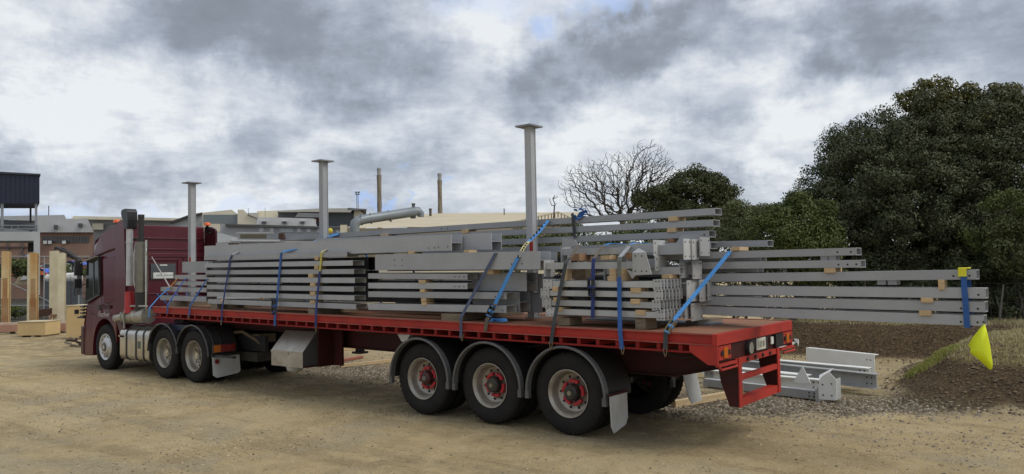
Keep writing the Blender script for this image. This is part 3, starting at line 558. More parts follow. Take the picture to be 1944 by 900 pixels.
# door and sleeper panel lines, waist moulding
def lines(pts, w=.012):
    q = G(); a = [Vector((float(at(px, py, 'Y', .034)[0]), .034, float(at(px, py, 'Y', .034)[2]))) for px, py in pts]
    for p0, p1 in zip(a, a[1:]): q.tube([p0, p1], w/2, 5)
    return q
g = lines([(190, 486), (193, 575), (192, 598), (182, 600), (166, 592)]); part('door_gap', g, maroon_d, cab)
g = G(); g.prism(wn_([(197, 492), (217, 487), (220, 490), (222, 572), (198, 576)]), .022, .05); part('sleeper_panel', g, mat('sleeper_panel_maroon', (.09, .009, .022), .25, coat=.12, spec=.3), cab)
g = lines([(168, 581), (196, 582), (225, 577)], .02); part('waist_moulding', g, maroon, cab)
g = G(); g.prism(wn_([(186, 579), (191, 579), (191, 588), (186, 588)]), .018, .05); part('door_handle', g, plastic, cab)
# roof fairing: raised lip round the sloping front
g = G(); fl = [(-15.78, 2.62), (-15.2, 2.71), (-14.8, 2.78), (-14.47, 2.82)]
for a, b in zip(fl, fl[1:]): g.prism([(a[0], a[1]), (b[0], b[1]), (b[0], b[1]+.05), (a[0], a[1]+.05)], .028, 2.26)
part('fairing_lip', g, maroon, cab, bevel=.01)
# side extender fins
for y0, yl in ((.02, 0), (2.205, 1)):
    g = G(); xe = -13.95
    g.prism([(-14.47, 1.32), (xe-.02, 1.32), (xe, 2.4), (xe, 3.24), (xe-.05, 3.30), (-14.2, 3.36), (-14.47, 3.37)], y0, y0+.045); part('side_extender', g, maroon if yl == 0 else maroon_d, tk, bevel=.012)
fx = lambda px, py: (float(at(px, py, 'Y', -.005)[0]), float(at(px, py, 'Y', -.005)[2]))
g = G(); g.prism([fx(223, 421), fx(231, 418.5), fx(235, 424), fx(238, 520), fx(238, 596), fx(229, 592), fx(226, 500)], -.005, .035); part('side_extender', g, maroon, tk, 'maroon side fin at the rear edge of the cab', bevel=.014)
g = lines([(221.5, 424), (224.5, 500), (227, 592)], .022); part('fin_gap', g, maroon_d, cab)
# rear wall of the cab with ribs
yl, yr = at(286, 500, 'X', -14.42)[1], at(333, 528, 'X', -14.42)[1]
g = G(); g.box(-14.52, -14.446, .12, 2.18, 1.25, 2.30)
for z0, z1, pr_ in ((2.60, 2.70, .025), (2.78, 2.81, .02), (3.04, 3.07, .03), (1.72, 1.75, .02)): g.box(-14.446, -14.446+pr_, .10, 2.18, z0, z1)
for y0, y1 in ((yl-.12, yl-.06), (yr+.06, yr+.12), (yr+.22, yr+.28), (2.04, 2.10)): g.box(-14.446, -14.424, y0, y1, 1.76, 2.58)
g.box(-14.446, -14.424, yl-.059, yr+.059, 2.52, 2.58); g.box(-14.446, -14.424, yr+.281, 2.039, 2.52, 2.58)
part('rear_wall', g, maroon, cab, bevel=.008)
g = G(); g.box(-14.444, -14.415, yl, yr, 2.08, 2.45); wnd = part('rear_window', g, glass_b, cab)
g = G(); g.box(-14.414, -14.410, yl+.06, yr-.06, 2.10, 2.24, 0); g.box(-14.414, -14.410, yl+.22, yl+.40, 2.40, 2.43, 0)
for k in range(11):
    if k not in (4,): g.box(-14.410, -14.408, yl+.13+k*.038, yl+.155+k*.038, 2.15, 2.19, 1)
part('sticker', g, [white_p, mat('sticker_print', (.28, .38, .36), .6)], wnd, 'white sticker with faint grey green lettering')
# roof beacons
for bx, by in ((float(at(222, 417, 'Y', .16)[0]), .16), (-14.15, 2.10)):
    g = G(); g.lathez([(3.36 if by < 1 else 3.22, .0), (3.36 if by < 1 else 3.22, .05), (3.40 if by < 1 else 3.38, .03), (3.41 if by < 1 else 3.385, .075)], 16, 1, (bx, by)); zt = 3.41 if by < 1 else 3.385
    g.lathez([(zt, .08), (zt+.05, .078), (zt+.075, .05), (zt+.08, 0)], 16, 0, (bx, by)); part('beacon', g, [mat('orange_beacon', (.75, .13, .02), .3), plastic], tk, 'orange roof beacon')
g = G(); g.tube([(-14.15, 2.10, 3.2), (-14.15, 2.22, 3.2)], .02, 6); part('beacon_bracket', g, plastic, tk)
# intake pipe with black head and red base, exhaust stack, grab rail
ix, iy = Xat(246, .07, 2.5), .07
g = G(); g.cyl((ix, iy, 1.95), (ix, iy, 3.28), .072, n=20); g.cyl((ix, iy, 2.12), (ix, iy, 2.14), .078, n=20); g.cyl((ix, iy, 2.90), (ix, iy, 2.95), .080, n=20); ip = part('intake_pipe', g, mat('grey_pipe', (.52, .53, .55), .4, .1), tk)
g = G(); g.prism([(ix-.21, 3.60), (ix-.17, 3.66), (ix+.03, 3.68), (ix+.10, 3.62), (ix+.11, 3.42), (ix+.09, 3.22), (ix-.06, 3.22), (ix-.075, 3.40), (ix-.17, 3.48)], iy-.10, iy+.12); part('intake_head', g, plastic, ip, bevel=.025, seg=3)
g = G(); g.cyl((ix+.02, iy, 1.34), (ix+.0, iy, 1.82), .115, .095, 20); part('intake_base', g, redpipe, ip, 'bright red lower duct')
ex, ey = Xat(269, .16, 2.4), .16
g = G(); g.cyl((ex, ey, 1.80), (ex, ey, 2.92), .135, n=28); g.cyl((ex, ey, 1.98), (ex, ey, 2.0), .142, n=28); g.cyl((ex, ey, 2.80), (ex, ey, 2.82), .142, n=28); ms = part('exhaust_muffler', g, mat('muffler_guard', (.22, .21, .18), .28, .85, (.16, .155, .13), 4), tk)
g = G(); g.tube([(ex-.10, ey-.10, 1.9), (ex-.115, ey-.12, 2.05), (ex-.115, ey-.12, 2.65), (ex-.08, ey-.10, 2.80)], .012, 8); g.box(ex-.02, ex-.005, ey-.15, ey-.14, 1.9, 2.85); part('heat_shield_rail', g, chrome, ms)
g = G(); g.cyl((ex-.03, ey, 2.92), (ex-.03, ey, 3.52), .062, n=18); g.cyl((ex-.03, ey, 3.47), (ex-.03, ey, 3.53), .068, n=18); part('exhaust_pipe', g, black, ms); g = G(); g.cyl((ex-.01, ey, 1.35), (ex-.01, ey, 1.80), .12, .13, 20); part('exhaust_elbow', g, black, ms); g = G(); g.box(ex-.35, ex-.1, ey-.02, ey+.02, 2.96, 3.0); part('exhaust_bracket', g, black, ms)
hx = Xat(277.5, .12, 2.4)
g = G(); g.tube([(hx, .12, 1.45), (hx, .12, 2.95)], .020, 8); g.tube([(hx, .12, 2.72), (hx+.06, .10, 2.80), (hx+.06, .10, 2.66), (hx, .12, 2.60)], .010, 6); part('grab_rail', g, chrome, tk)
a_ = at(288, 488, 'X', -13.6); b_ = at(324, 548, 'X', -12.95)
g = G(); g.tube([a_, b_], .014, 8); part('stay_rod', g, mat('pale_rod', (.45, .43, .42), .4), tk)
# mirrors
g = G(); g.box(-16.27, -16.20, -.14, .04, 2.20, 2.56); g.box(-16.26, -16.20, -.14, .02, 1.90, 2.12); g.tube([(-16.0, .06, 2.62), (-16.22, -.02, 2.60), (-16.22, -.02, 1.78), (-16.05, .06, 1.78)], .016, 6); part('mirror', g, plastic, tk, bevel=.02)
g = G(); g.tube([(-16.2, .10, 2.0), (-16.42, -.05, 1.9), (-16.44, -.05, 1.72)], .014, 6); part('mirror_arm', g, plastic, tk)
g = G()
for zz in (1.22, 1.30, 1.38, 1.46): g.tube([(-16.1, .3, zz), (-16.28, .2, zz), (-16.30, .04, zz-.01), (-16.12, .04, zz-.02)], .022, 6)
g.box(-16.55, -16.12, .06, .4, 1.16, 1.20); part('grille_bars', g, black, tk)
g = G(); g.box(-16.26, -16.08, .02, .30, .30, .98); g.box(-16.24, -16.16, .3, 2.2, .30, 1.0); part('bumper', g, maroon_d, tk, bevel=.03)
# lower rear fender strip behind the steer wheel
g = G(); g.add([(-14.46, .03, 1.20), (-14.30, .03, 1.20), (-13.98, .03, .95), (-13.98, .03, .32), (-14.20, .03, .30), (-14.22, .03, .80), (-14.46, .55, 1.20), (-14.30, .55, 1.20), (-13.98, .55, .95), (-13.98, .55, .32), (-14.20, .55, .30), (-14.22, .55, .80)],
      [(0, 1, 2, 3, 4, 5), (11, 10, 9, 8, 7, 6)]+[(i, i+6, (i+1) % 6+6, (i+1) % 6) for i in range(6)]); part('step_panel', g, maroon_d, tk, bevel=.012)
g = G(); g.box(-14.25, -13.98, -.0, .03, .80, .84); part('step_bracket', g, mat('brass_bracket', (.42, .33, .14), .5), tk)
# lettering on the door
lt = text_mesh('Fastliner', .17, mat('door_lettering', (.55, .50, .51), .5), .45); P0 = at(197, 597, 'Y', .030)
lo = link_obj('door_lettering', lt, cab, Vector((P0[0], .024, P0[2]))-tk.location, (math.radians(90), 0, 0)); lo.scale = (-1, 1, 1); lo.scale = (1, 1, 1); lo['label'] = 'white italic script lettering low on the door'
g = G()
for k, (dx, w_) in enumerate(((-.26, .05), (-.17, .02), (-.12, .05), (-.05, .02), (.01, .05), (.08, .02), (.12, .05), (.19, .02))): q = P0[0]+.12+dx; g.box(q, q+w_, .022, .030, P0[2]+.13, P0[2]+.22 if k else P0[2]+.24)
part('door_badge', g, maroon_d, cab, 'dark worn letter shapes under the waist line')
# fuel tank, straps
fz0, fz1, r = .30, 1.0, .10
def rrect(x0, x1, y0, y1, z0, z1, r, n=5):
    pts = []
    for cy, cz, a0 in ((y1-r, z1-r, 0), (y0+r, z1-r, 90), (y0+r, z0+r, 180), (y1-r, z0+r, 270)):
        for i in range(n+1): t = math.radians(a0+90*i/n); pts.append((cy+r*math.cos(t), cz+r*math.sin(t)))
    q = G(); n_ = len(pts); vs = [(x0, a, b) for a, b in pts]+[(x1, a, b) for a, b in pts]
    q.add(vs, [(i, (i+1) % n_, (i+1) % n_+n_, i+n_) for i in range(n_)], 0, True); q.add(vs, [tuple(range(n_-1, -1, -1)), tuple(range(n_, 2*n_))]); return q
ft = part('fuel_tank', rrect(-14.17, -12.84, .0, .58, fz0, fz1, .12), chrome, tk)
for xx in (-13.86, -13.42, -13.08): part('tank_strap', rrect(xx-.03, xx+.03, -.008, .588, fz0-.008, fz1+.008, .125), black, ft)
g = G(); g.box(-13.34, -13.22, -.006, .0, .58, .74); g.cyl((-13.18, .16, 1.0), (-13.18, .16, 1.06), .05, n=14); part('tank_cap', g, mat('tank_label', (.08, .10, .08), .5), ft)
# air cleaner canister above the tank
ca, cb_ = Xat(222, .12, 1.27), Xat(277, .12, 1.27)
g = G(); g.cyl((ca, .14, 1.20), (ca+.45, .16, 1.25), .125, .145, 24); g.cyl((ca+.45, .16, 1.25), (cb_, .18, 1.28), .17, n=24); g.cyl((ca+.40, .16, 1.25), (ca+.46, .16, 1.25), .18, n=24); g.cyl((ca+.80, .17, 1.26), (ca+.86, .17, 1.26), .18, n=24)
part('air_cleaner', g, mat('dull_canister', (.42, .40, .34), .38, .6, (.26, .24, .20), 5), tk)
g = G(); g.tube([(ca+.62, .0, 1.0), (ca+.62, -.02, 1.3), (ca+.68, .0, 1.46), (ca+.85, .05, 1.50), (cb_+.1, .1, 1.50)], .022, 8); part('hose', g, mat('grey_hose', (.35, .34, .32), .4), tk)
# chassis, fifth wheel, gear behind cab
g = G(); g.box(-15.9, -9.75, .78, .86, .62, .92); g.box(-15.9, -9.75, 1.64, 1.72, .62, .92); g.box(-13.9, -12.6, .1, 2.3, .95, 1.05); g.box(-13.1, -12.7, .70, 1.8, 1.05, 1.3); part('chassis_rail', g, black, tk)
g = G(); g.sbox(-12.75, -10.9, .10, .16, 1.02, 1.14, lambda q: 0); part('dark_blue_rail', g, mat('dark_blue_paint', (.012, .018, .05), .5), tk)
g = G(); g.add([(-12.2, .85, 1.06), (-11.0, .85, 1.02), (-11.0, 1.65, 1.02), (-12.2, 1.65, 1.06), (-12.2, .85, 1.14), (-11.0, .85, 1.10), (-11.0, 1.65, 1.10), (-12.2, 1.65, 1.14)], [(3, 2, 1, 0), (4, 5, 6, 7), (0, 1, 5, 4), (1, 2, 6, 5), (2, 3, 7, 6), (3, 0, 4, 7)]); part('fifth_wheel', g, grime, tk)
g = G()
for k in range(5): g.tube([(-13.7+.06*k, .6+.2*k, 1.75), (-13.3, .7+.2*k, 1.45-.05*k), (-12.9, .8+.15*k, 1.6)], .016, 6)
part('suzi_hose', g, mat('coiled_blue_hose', (.03, .10, .28), .4), tk)
# wheels
for xx in (-11.09, -12.27):
    wheel(tk, xx, .03, .535, hub=None, nuts=None, spin=xx); wheel(tk, xx, 2.42, .535, far=True, hub=None, nuts=None)
    g = G(); g.cyl((xx, .22, .535), (xx, .10, .535), .085, .07, 20); g.cyl((xx, .10, .535), (xx, .09, .535), .04, n=12)
    for i in range(10): t = 2*math.pi*i/10; g.cyl((xx+.15*math.cos(t), .19, .535+.15*math.sin(t)), (xx+.15*math.cos(t), .155, .535+.15*math.sin(t)), .018, n=8)
    part('hub', g, chrome, tk); g = G(); g.cyl((xx, .4, .535), (xx, 2.1, .535), .08, n=12); g.cyl((xx, 1.1, .535), (xx, 1.4, .535), .24, n=16); part('axle', g, grime, tk)
    for far in (0, 1):
        y0, y1 = ((.0, .64), (1.84, 2.46))[far]; R = .61; g = G(); n_ = 20; a0, a1 = math.radians(2), math.radians(178)
        def ring(r, yy): return [(xx+r*math.cos(a0+(a1-a0)*i/n_), yy, .535+r*math.sin(a0+(a1-a0)*i/n_)) for i in range(n_+1)]
        A_, B_, C_, D_ = ring(R, y0), ring(R, y1), ring(R+.012, y1), ring(R+.012, y0); q = n_+1
        g.add(A_+B_+C_+D_, [f for i in range(n_) for f in ((i, i+q, i+q+1, i+1), (i+2*q, i+3*q, i+3*q+1, i+2*q+1))], 0, True)
        for yy, rr in ((y0, .022), (y0+.14, .012), (y0+.30, .010)): g.tube(ring(R+.006, yy), rr, 8)
        part('mudguard', g, mat('gloss_black_guard', (.03, .03, .032), .25, 0, (.04, .038, .036), 4), tk)
g = G(); g.lathe([(.045, .297), (.02, .308), (.0, .306), (-.0, .29), (.03, .27), (.032, .24), (.01, .19), (-.012, .17), (-.02, .135), (-.02, .10)], 48)
for i in range(10): t = 2*math.pi*i/10; g.disc((.235*math.cos(t), .026, .235*math.sin(t)), (0, -1, .0), .026, 10, 1)
g.cyl((0, 0, 0), (0, -.035, 0), .11, .095, 24, mi=2); g.disc((0, -.037, 0), (0, -1, 0), .05, 14, 0)
RIM_S = g.mesh('wheel', [mat('steer_rim', (.55, .55, .54), .3, .6), hole, mat('steer_hub_cap', (.07, .07, .075), .35)])
wheel(tk, XS, .05, .53, hub=None, nuts=None, rim=RIM_S, dual=False); wheel(tk, XS, 2.40, .53, far=True, hub=None, nuts=None, rim=RIM_S, dual=False)
g = G(); g.prism([(XS+.60*math.cos(t), .55+.64*math.sin(t)) for t in np.linspace(math.radians(5), math.radians(176), 15)], .34, 2.1); part('wheel_housing', g, plastic, tk)
g = G(); g.box(XS+.2, -9.9, .7, 1.8, .42, .60); part('drivetrain', g, grime, tk)
# tail end of the tractor: lamp bar, lamps, flap
g = G(); g.box(-10.42, -10.36, .02, 2.44, .56, .60); g.box(-10.40, -9.70, .05, .12, .56, .60); part('lamp_bar', g, black, tk)
g = G(); g.box(-10.38, -10.33, .02, .50, .63, .80, 0); g.box(-10.33, -10.318, .03, .17, .645, .785, 1); g.box(-10.33, -10.318, .18, .48, .645, .785, 2); part('tail_lamp', g, [black, amber, redlens], tk, 'combined orange and red tail lamp')
g = G(); ye = .60; g.add([(-10.40, .03, .56), (-10.40, .62, .56), (-10.36, .62, .24), (-10.35, .56, .19), (-10.35, .10, .15), (-10.36, .03, .20)]+[(a+.008, b, c) for a, b, c in [(-10.40, .03, .56), (-10.40, .62, .56), (-10.36, .62, .24), (-10.35, .56, .19), (-10.35, .10, .15), (-10.36, .03, .20)]],
      [tuple(range(6)), tuple(range(11, 5, -1))]+[(i, i+6, (i+1) % 6+6, (i+1) % 6) for i in range(6)]); fp = part('mudflap', g, flapm, tk)
g = G(); g.cyl((-10.375, .12, .46), (-10.362, .12, .46), .045, n=20); part('reflector', g, redlens, fp, 'round red reflector')
g = G(); g.tube([(-10.9, .72, .95), (-10.4, .70, 1.0), (-10.1, .8, .85), (-9.9, .82, .75)], .04, 8); g.box(-10.3, -10.0, .8, 1.2, .78, .95); part('brake_valve', g, mat('dirty_brass', (.16, .12, .07), .5), tk)

# ------------------------------------------------------------------ the steel load
SLOPE = -.0093
def beam_geo(kind, Lx, h, w, s, holes, mats2=None):
    # local frame: x from -Lx to 0 (right end), near face y=0, top z=0 at x=0
    f = lambda q: s*q; g = G(); t = .008
    if kind == 'tube':
        g.sbox(-Lx, 0, 0, t, -h, 0, f); g.sbox(-Lx, 0, w-t, w, -h, 0, f); g.sbox(-Lx, 0, t, w-t, -t, 0, f); g.sbox(-Lx, 0, t, w-t, -h, -h+t, f)
    elif kind == 'channel':
        g.sbox(-Lx, 0, 0, t, -h, 0, f); g.sbox(-Lx, 0, w-t, w, -h, 0, f); g.sbox(-Lx, 0, t, w-t, -t, 0, f)
    elif kind == 'uc':
        g.sbox(-Lx, 0, 0, t*1.5, -h, 0, f); g.sbox(-Lx, 0, w-t*1.5, w, -h, 0, f); g.sbox(-Lx, 0, t*1.5, w-t*1.5, -h/2-t/2, -h/2+t/2, f)
        g.sbox(-.30, -.29, t*1.5, w-t*1.5, -h/2+t/2, 0, f)
    for hx, hz in holes: g.disc((hx, -.0015, hz+f(hx)), (0, -1, 0), .011, 8, 1)
    return g
def beam(kind, pxL, pxR, yT, yB, Y, w, label, group, ref=None, holes=(), m=None, name='steel_beam', s=SLOPE, cat='beam'):
    R = at(pxR, yT, 'Y', Y); h = R[2]-at(pxR, yB, 'Y', Y)[2]
    if ref: q = at(ref[0], ref[1], 'Y', Y); s = (R[2]-q[2])/(R[0]-q[0])
    X0 = Xat(pxL, Y, R[2]); hl = []
    for hx, hy in holes: q = at(hx, hy, 'Y', Y); hl.append((q[0]-R[0], q[2]-R[2]-s*(q[0]-R[0])))
    g = beam_geo(kind, R[0]-X0, h, w, s, hl); me = g.mesh(name, [m or steel, hole])
    o = link_obj(name, me, None, tuple(R)); tag(o, label, cat, group); o['ztop'] = R[2]; del o['ztop']; return o, R, X0, h, s
NTH = ['bottom', 'second from the bottom', 'third from the bottom', 'fourth from the bottom', 'fifth from the bottom', 'sixth from the bottom', 'topmost']
# A: seven channels at the front, near side
GA = 'flat channels stacked on the near side at the front half of the deck'
A = [(658.3, 477.8, 487.4, 387.5), (669.3, 494.3, 504.1, 388), (671.6, 510.7, 520.1, 390), (673.4, 527.2, 537.4, 392), (671.6, 544.1, 553.9, 392.5), (672.5, 561, 570.6, 393), (675.7, 577.4, 587.5, 394.5)]
for i, (xr, t_, b_, xl) in enumerate(A):
    beam('channel', xl, xr, t_, b_, .15, .25, 'long grey open-ended channel, %s of the near front stack of seven' % NTH[6-i], GA, name='steel_channel')
for i, (xr, t_, b_) in enumerate([(728, 474.5, 482), (699, 488, 512.5), (698, 513.5, 539), (698, 540.5, 566)]):
    beam('channel', 402+i, xr, t_, b_, .58, .25, 'channel behind the front near stack, %s' % ['topmost, its end sticking out past the others', 'upper of three coloured dark as shade', 'middle of three coloured dark as shade', 'lowest of three coloured dark as shade'][i], 'channels in the second row behind the front stack', name='steel_channel', m=steel if i == 0 else gap_shade)  # lower three made deep and near-black to imitate shade in the gaps
# F: short stack against the front of the deck
GF = 'short grey members stacked at the very front of the deck'
F = [('uc', 346, 391.5, 496, 517.6, .24), ('channel', 331.5, 391.5, 522, 530.4, .15), ('channel', 331, 391.5, 534.5, 542, .15), ('channel', 305, 391.5, 546.5, 555, .15), ('channel', 304, 391.5, 563.6, 573, .15)]
for i, (k_, a_, b_, t_, bb, yy) in enumerate(F):
    beam(k_, a_, b_, t_, bb, yy+.25, .24, 'short grey steel at the deck front, %s' % ['deep one on top of its stack', 'second from the top', 'third from the top', 'fourth from the top reaching towards the cab', 'bottom one reaching furthest towards the cab'][i], GF, name='steel_beam')
# deep universal columns lying on their sides
GD = 'deep H-section beams lying on their sides in the middle of the load'
beam('uc', 388, 856.6, 445.3, 476.2, .22, .24, 'deep grey H-beam across the top of the front half with four bolt holes near its end', GD, ref=(390, 467.0), holes=[(813.7, 471), (825, 470.5), (832, 469), (850, 468.5)], name='h_beam')
beam('uc', 600, 932.7, 442.2, 474, .50, .24, 'deep grey H-beam just behind the top front one, ending left of the post', GD, ref=(870, 444.2), name='h_beam')
beam('uc', 712, 1024.4, 476.4, 511.4, .17, .25, 'deep grey H-beam with a square of bolt holes, behind the yellow sleeved strap', GD, ref=(760, 482.4), holes=[(749, 493.6), (763.5, 493.4), (749, 504.3), (763.5, 504.2), (971.5, 501.5), (991.3, 501)], name='h_beam')
beam('uc', 735, 1038, 478.3, 513, .47, .25, 'deep grey H-beam mostly hidden behind the one with four bolt holes', GD, name='h_beam')
beam('uc', 897, 999, 518, 553, .44, .26, 'grey H-beam showing a flat face right of the blue-grey strap', GD, ref=(906, 518.6), name='h_beam')
beam('uc', 897, 986, 555, 593, .44, .26, 'grey H-beam low in the middle with its open end beside the cross beam stack', GD, name='h_beam')
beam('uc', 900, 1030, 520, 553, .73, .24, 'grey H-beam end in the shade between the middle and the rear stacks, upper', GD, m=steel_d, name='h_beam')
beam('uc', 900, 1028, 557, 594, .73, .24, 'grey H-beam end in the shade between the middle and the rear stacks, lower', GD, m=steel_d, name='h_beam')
beam('channel', 410, 432, 460, 467, 1.0, .3, 'small grey offcut lying on top of the load beside the cab', None, name='steel_offcut')
for j, yy in enumerate((1.40, 1.85)):  # added stacks: stop sun passing through the load and blacken its gaps
    for i in range(6):
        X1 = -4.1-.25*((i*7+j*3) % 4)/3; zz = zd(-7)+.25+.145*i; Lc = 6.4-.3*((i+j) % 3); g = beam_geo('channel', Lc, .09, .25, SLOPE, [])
        tag(link_obj('steel_channel', g.mesh('steel_channel', [gap_shade, hole]), None, (X1, yy, zz-.03)), 'added shade-dark far side channel, %s layer of the %s far stack' % (NTH[i] if i < 5 else 'topmost', ('inner', 'outer')[j]), 'beam', 'added far side channels that block sun and darken the gaps')
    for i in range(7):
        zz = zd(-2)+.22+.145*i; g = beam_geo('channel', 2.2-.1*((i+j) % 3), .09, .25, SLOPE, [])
        if j: tag(link_obj('steel_channel', g.mesh('steel_channel', [gap_shade, hole]), None, (-1.45, yy, zz-.03)), 'added short shade-dark channel behind the plated cross beams, %s layer' % NTH[i], 'beam', 'added far side channels that block sun and darken the gaps')
# B: four channels in the middle near side
GB = 'four channels in the middle of the near side'
for i, (xr, t_, b_, hs) in enumerate([(887, 520, 531, [(863.5, 525.5), (872, 525.5), (881, 525.7)]), (887, 537.2, 549, [(863.5, 544), (872, 544), (881, 544)]), (961.4, 555.6, 568, [(939.8, 563.6), (954.6, 564)]), (961, 580.2, 594, [(953.8, 589.4)])]):
    beam('channel', 699, xr, t_, b_, .15, .23, 'grey channel in the middle near side, %s' % ['topmost, with three bolt holes', 'second from the top, with three bolt holes', 'third from the top, long with two bolt holes', 'bottom, long with one bolt hole'][i], GB, holes=hs, name='steel_channel', ref=(700, [519, 537, 553.2, 576.2][i]))
for i in range(5):  # added filler channels, shade put into their colour behind the middle stack
    zz = zd(-4.5)+.24+.15*i; g = beam_geo('channel', 2.4, .09, .22, SLOPE, []); tag(link_obj('steel_channel', g.mesh('steel_channel', [gap_shade, hole]), None, (-3.75, .92, zz-.03)), 'added shade-dark channel deep inside the middle of the load, %s layer' % NTH[i] if i < 4 else 'added shade-dark channel deep inside the middle of the load, topmost layer', 'beam', 'added channels that darken the gaps inside the load')
for i in range(4):  # added filler so the cross beam gaps look shaded
    zz = zd(-1.7)+.20+.14*i; g = beam_geo('channel', 1.25, .09, .12, SLOPE, []); tag(link_obj('steel_channel', g.mesh('steel_channel', [gap_shade, hole]), None, (-1.15, 1.0, zz)), 'added short shade-dark channel just behind the cross beams, %s layer' % (NTH[i] if i < 3 else 'topmost'), 'beam', 'added channels that darken the gaps inside the load')
# U: long tubes high at the back
GU = 'long square tubes raised along the far side of the load'
for i, (xl, xr, t_, b_, rf, lab) in enumerate([(531, 1357, 394.7, 407.6, (860, 427.6), 'topmost long grey tube running the whole load, rusty at its front end'), (700, 1353.3, 416.7, 429.3, (1017, 433.6), 'long grey tube just below the topmost one on the far side'), (760, 1345.7, 437.3, 450, (1017, 451.6), 'long grey tube third from the top on the far side, with an end hole'), (790, 1349, 458.9, 472.3, (1017, 468.2), 'long grey tube fourth from the top on the far side')]):
    beam('tube', xl, xr, t_, b_, 1.35, .22, lab, GU, ref=rf, name='steel_tube', holes=[(1320, 446), (1337, 446)] if i == 2 else ([(838, 434.5), (849.5, 434)] if i == 0 else ()))
q = at(531, 446, 'Y', 1.33); g = G(); g.box(q[0], q[0]+.16, 1.30, 1.348, q[2]-.09, q[2]+.03); solo('rusty_plate', g, mat('rust_brown', (.11, .05, .03), .9, 0, (.06, .03, .02), 12), 'rusty brown plate on the front end of the topmost long tube', 'plate')
# V: overhanging tubes
GV = 'grey tubes overhanging the rear of the trailer'
VT = [(1240, 1456.5, 455.8, 468.0, 1.58, (1372, 457.6), 'short grey tube above the others behind the plates, ending first', (), 'tube'),
      (1290, 1625.7, 470, 484.4, 1.15, (1370, 477.6), 'overhanging grey tube with two bolt holes, second to end from the left', [(1589.8, 478.8), (1615.3, 478.2)], 'tube'),
      (1290, 1634, 493.3, 508, 1.15, (1370, 497.2), 'overhanging grey tube with three bolt holes and a ragged end', [(1592, 502.6), (1609, 502.2), (1625.7, 501.8)], 'tube'),
      (1270, 1853.3, 512, 530.6, 1.15, (1370, 519.6), 'long overhanging grey tube wearing the yellow cap and top of the blue band', [(1810, 524), (1840.5, 523.6)], 'tube'),
      (1270, 1870.7, 547, 567, 1.15, (1370, 543.2), 'long overhanging grey tube just below the capped one', [(1857.5, 559.8)], 'tube'),
      (1270, 1870, 573, 593, 1.15, (1370, 563.4), 'long overhanging grey tube second from the bottom', [(1856.5, 586.2), (1824.8, 585.5)], 'tube'),
      (1270, 1868, 599, 619, 1.15, (1370, 582.4), 'lowest long overhanging grey tube, the flag tied to its end', [(1824, 611), (1856, 612)], 'tube')]
VB = []
for a_, b_, t_, bb, yy, rf, lab, hs, k_ in VT: VB.append(beam(k_, a_, b_, t_, bb, yy, .22, lab, GV, ref=rf, holes=hs, name='steel_tube'))
for i, (xr, t_, b_, ll) in enumerate([(1444, 488, 494, 'uppermost'), (1438, 506, 513, 'second'), (1438, 524, 532, 'third'), (1437, 546, 552, 'fourth'), (1437, 567, 573, 'lowest')]):
    beam('channel', 1290, xr, t_-3, b_+4, 1.42, .2, 'short grey channel behind the overhanging tubes, %s from the top' % ll if i else 'short grey channel behind the overhanging tubes, topmost', 'short channels tucked behind the overhanging tubes', m=steel_l, name='steel_channel')
for i, (x_, y_) in enumerate([(1567, 489), (1581, 489), (1675, 533), (1695, 533)]):
    q = at(x_, y_, 'Y', 1.2); g = G(); g.box(q[0]-.045, q[0]+.045, 1.16, 1.34, q[2]-.045, q[2]+.045); solo('steel_spacer', g, steel_d, ['left steel spacer under the tube with two bolt holes', 'right steel spacer under the tube with two bolt holes', 'left steel spacer hanging under the capped tube', 'right steel spacer hanging under the capped tube'][i], 'spacer', group='steel spacers between overhanging tubes')
# C: cross beams with end plates, four rows of seven
GC = 'plated cross beams stacked at the rear near side'
rows = [(1033.8, 1241.7, 534.6, 545.0, 529.6, 547), (1028.8, 1244, 554.2, 564.4, 549.4, 566.2), (1032, 1239.6, 573.8, 584, 568, 585), (1038.8, 1248, 592.6, 603.4, 587.8, 604.6)]
ORD = ['nearest the camera', 'second from the near side', 'third from the near side', 'fourth from the near side', 'fifth from the near side', 'sixth from the near side', 'farthest from the camera']
for i, (xl, xr, t_, b_, pt, pb) in enumerate(rows):
    R = at(xr, t_, 'Y', .13); h = R[2]-at(xr, b_, 'Y', .13)[2]; X0 = Xat(xl, .13, R[2]); Lx = R[0]-X0
    g = beam_geo('tube', Lx, .072, .075, SLOPE, []); mb = g.mesh('cross_beam', [steel_l, hole])
    gp = G(); gp.box(-.012, .0, .006, .072, -.08, .006); gp.box(-.012, .095, -.006, .006, -.098, .026)
    for dx in (.028, .068):
        for dz in (-.075, .002): gp.disc((dx, -.0075, dz), (0, -1, 0), .009, 8, 1)
    mp = gp.mesh('end_plate', [steel_l, hole])
    gq = G(); gq.box(-.012, 0, -.016, .092, -.098, .026); gq.box(0, .13, -.014, -.006, -.10, .02)
    for dx in (.03, .095): 
        for dz in (-.08, .0): gq.disc((dx-.01, -.0165, dz), (0, -1, 0), .008, 8, 1)
    mq = gq.mesh('end_plate', [steel_l, hole])
    for k in range(7):
        jx = random.uniform(-.008, .008) if k else 0
        o = link_obj('cross_beam', mb, None, (R[0]+jx, .13+.089*k, R[2]+random.uniform(-.003, .003)))
        tag(o, 'grey cross beam with bolted end plates, %s row, %s' % (['top', 'second', 'third', 'bottom'][i], ORD[k]), 'beam', GC)
        link_obj('end_plate', mp, o); link_obj('end_plate', mq, o, (-Lx, 0, -SLOPE*-Lx*-1 if False else SLOPE*(-Lx)))
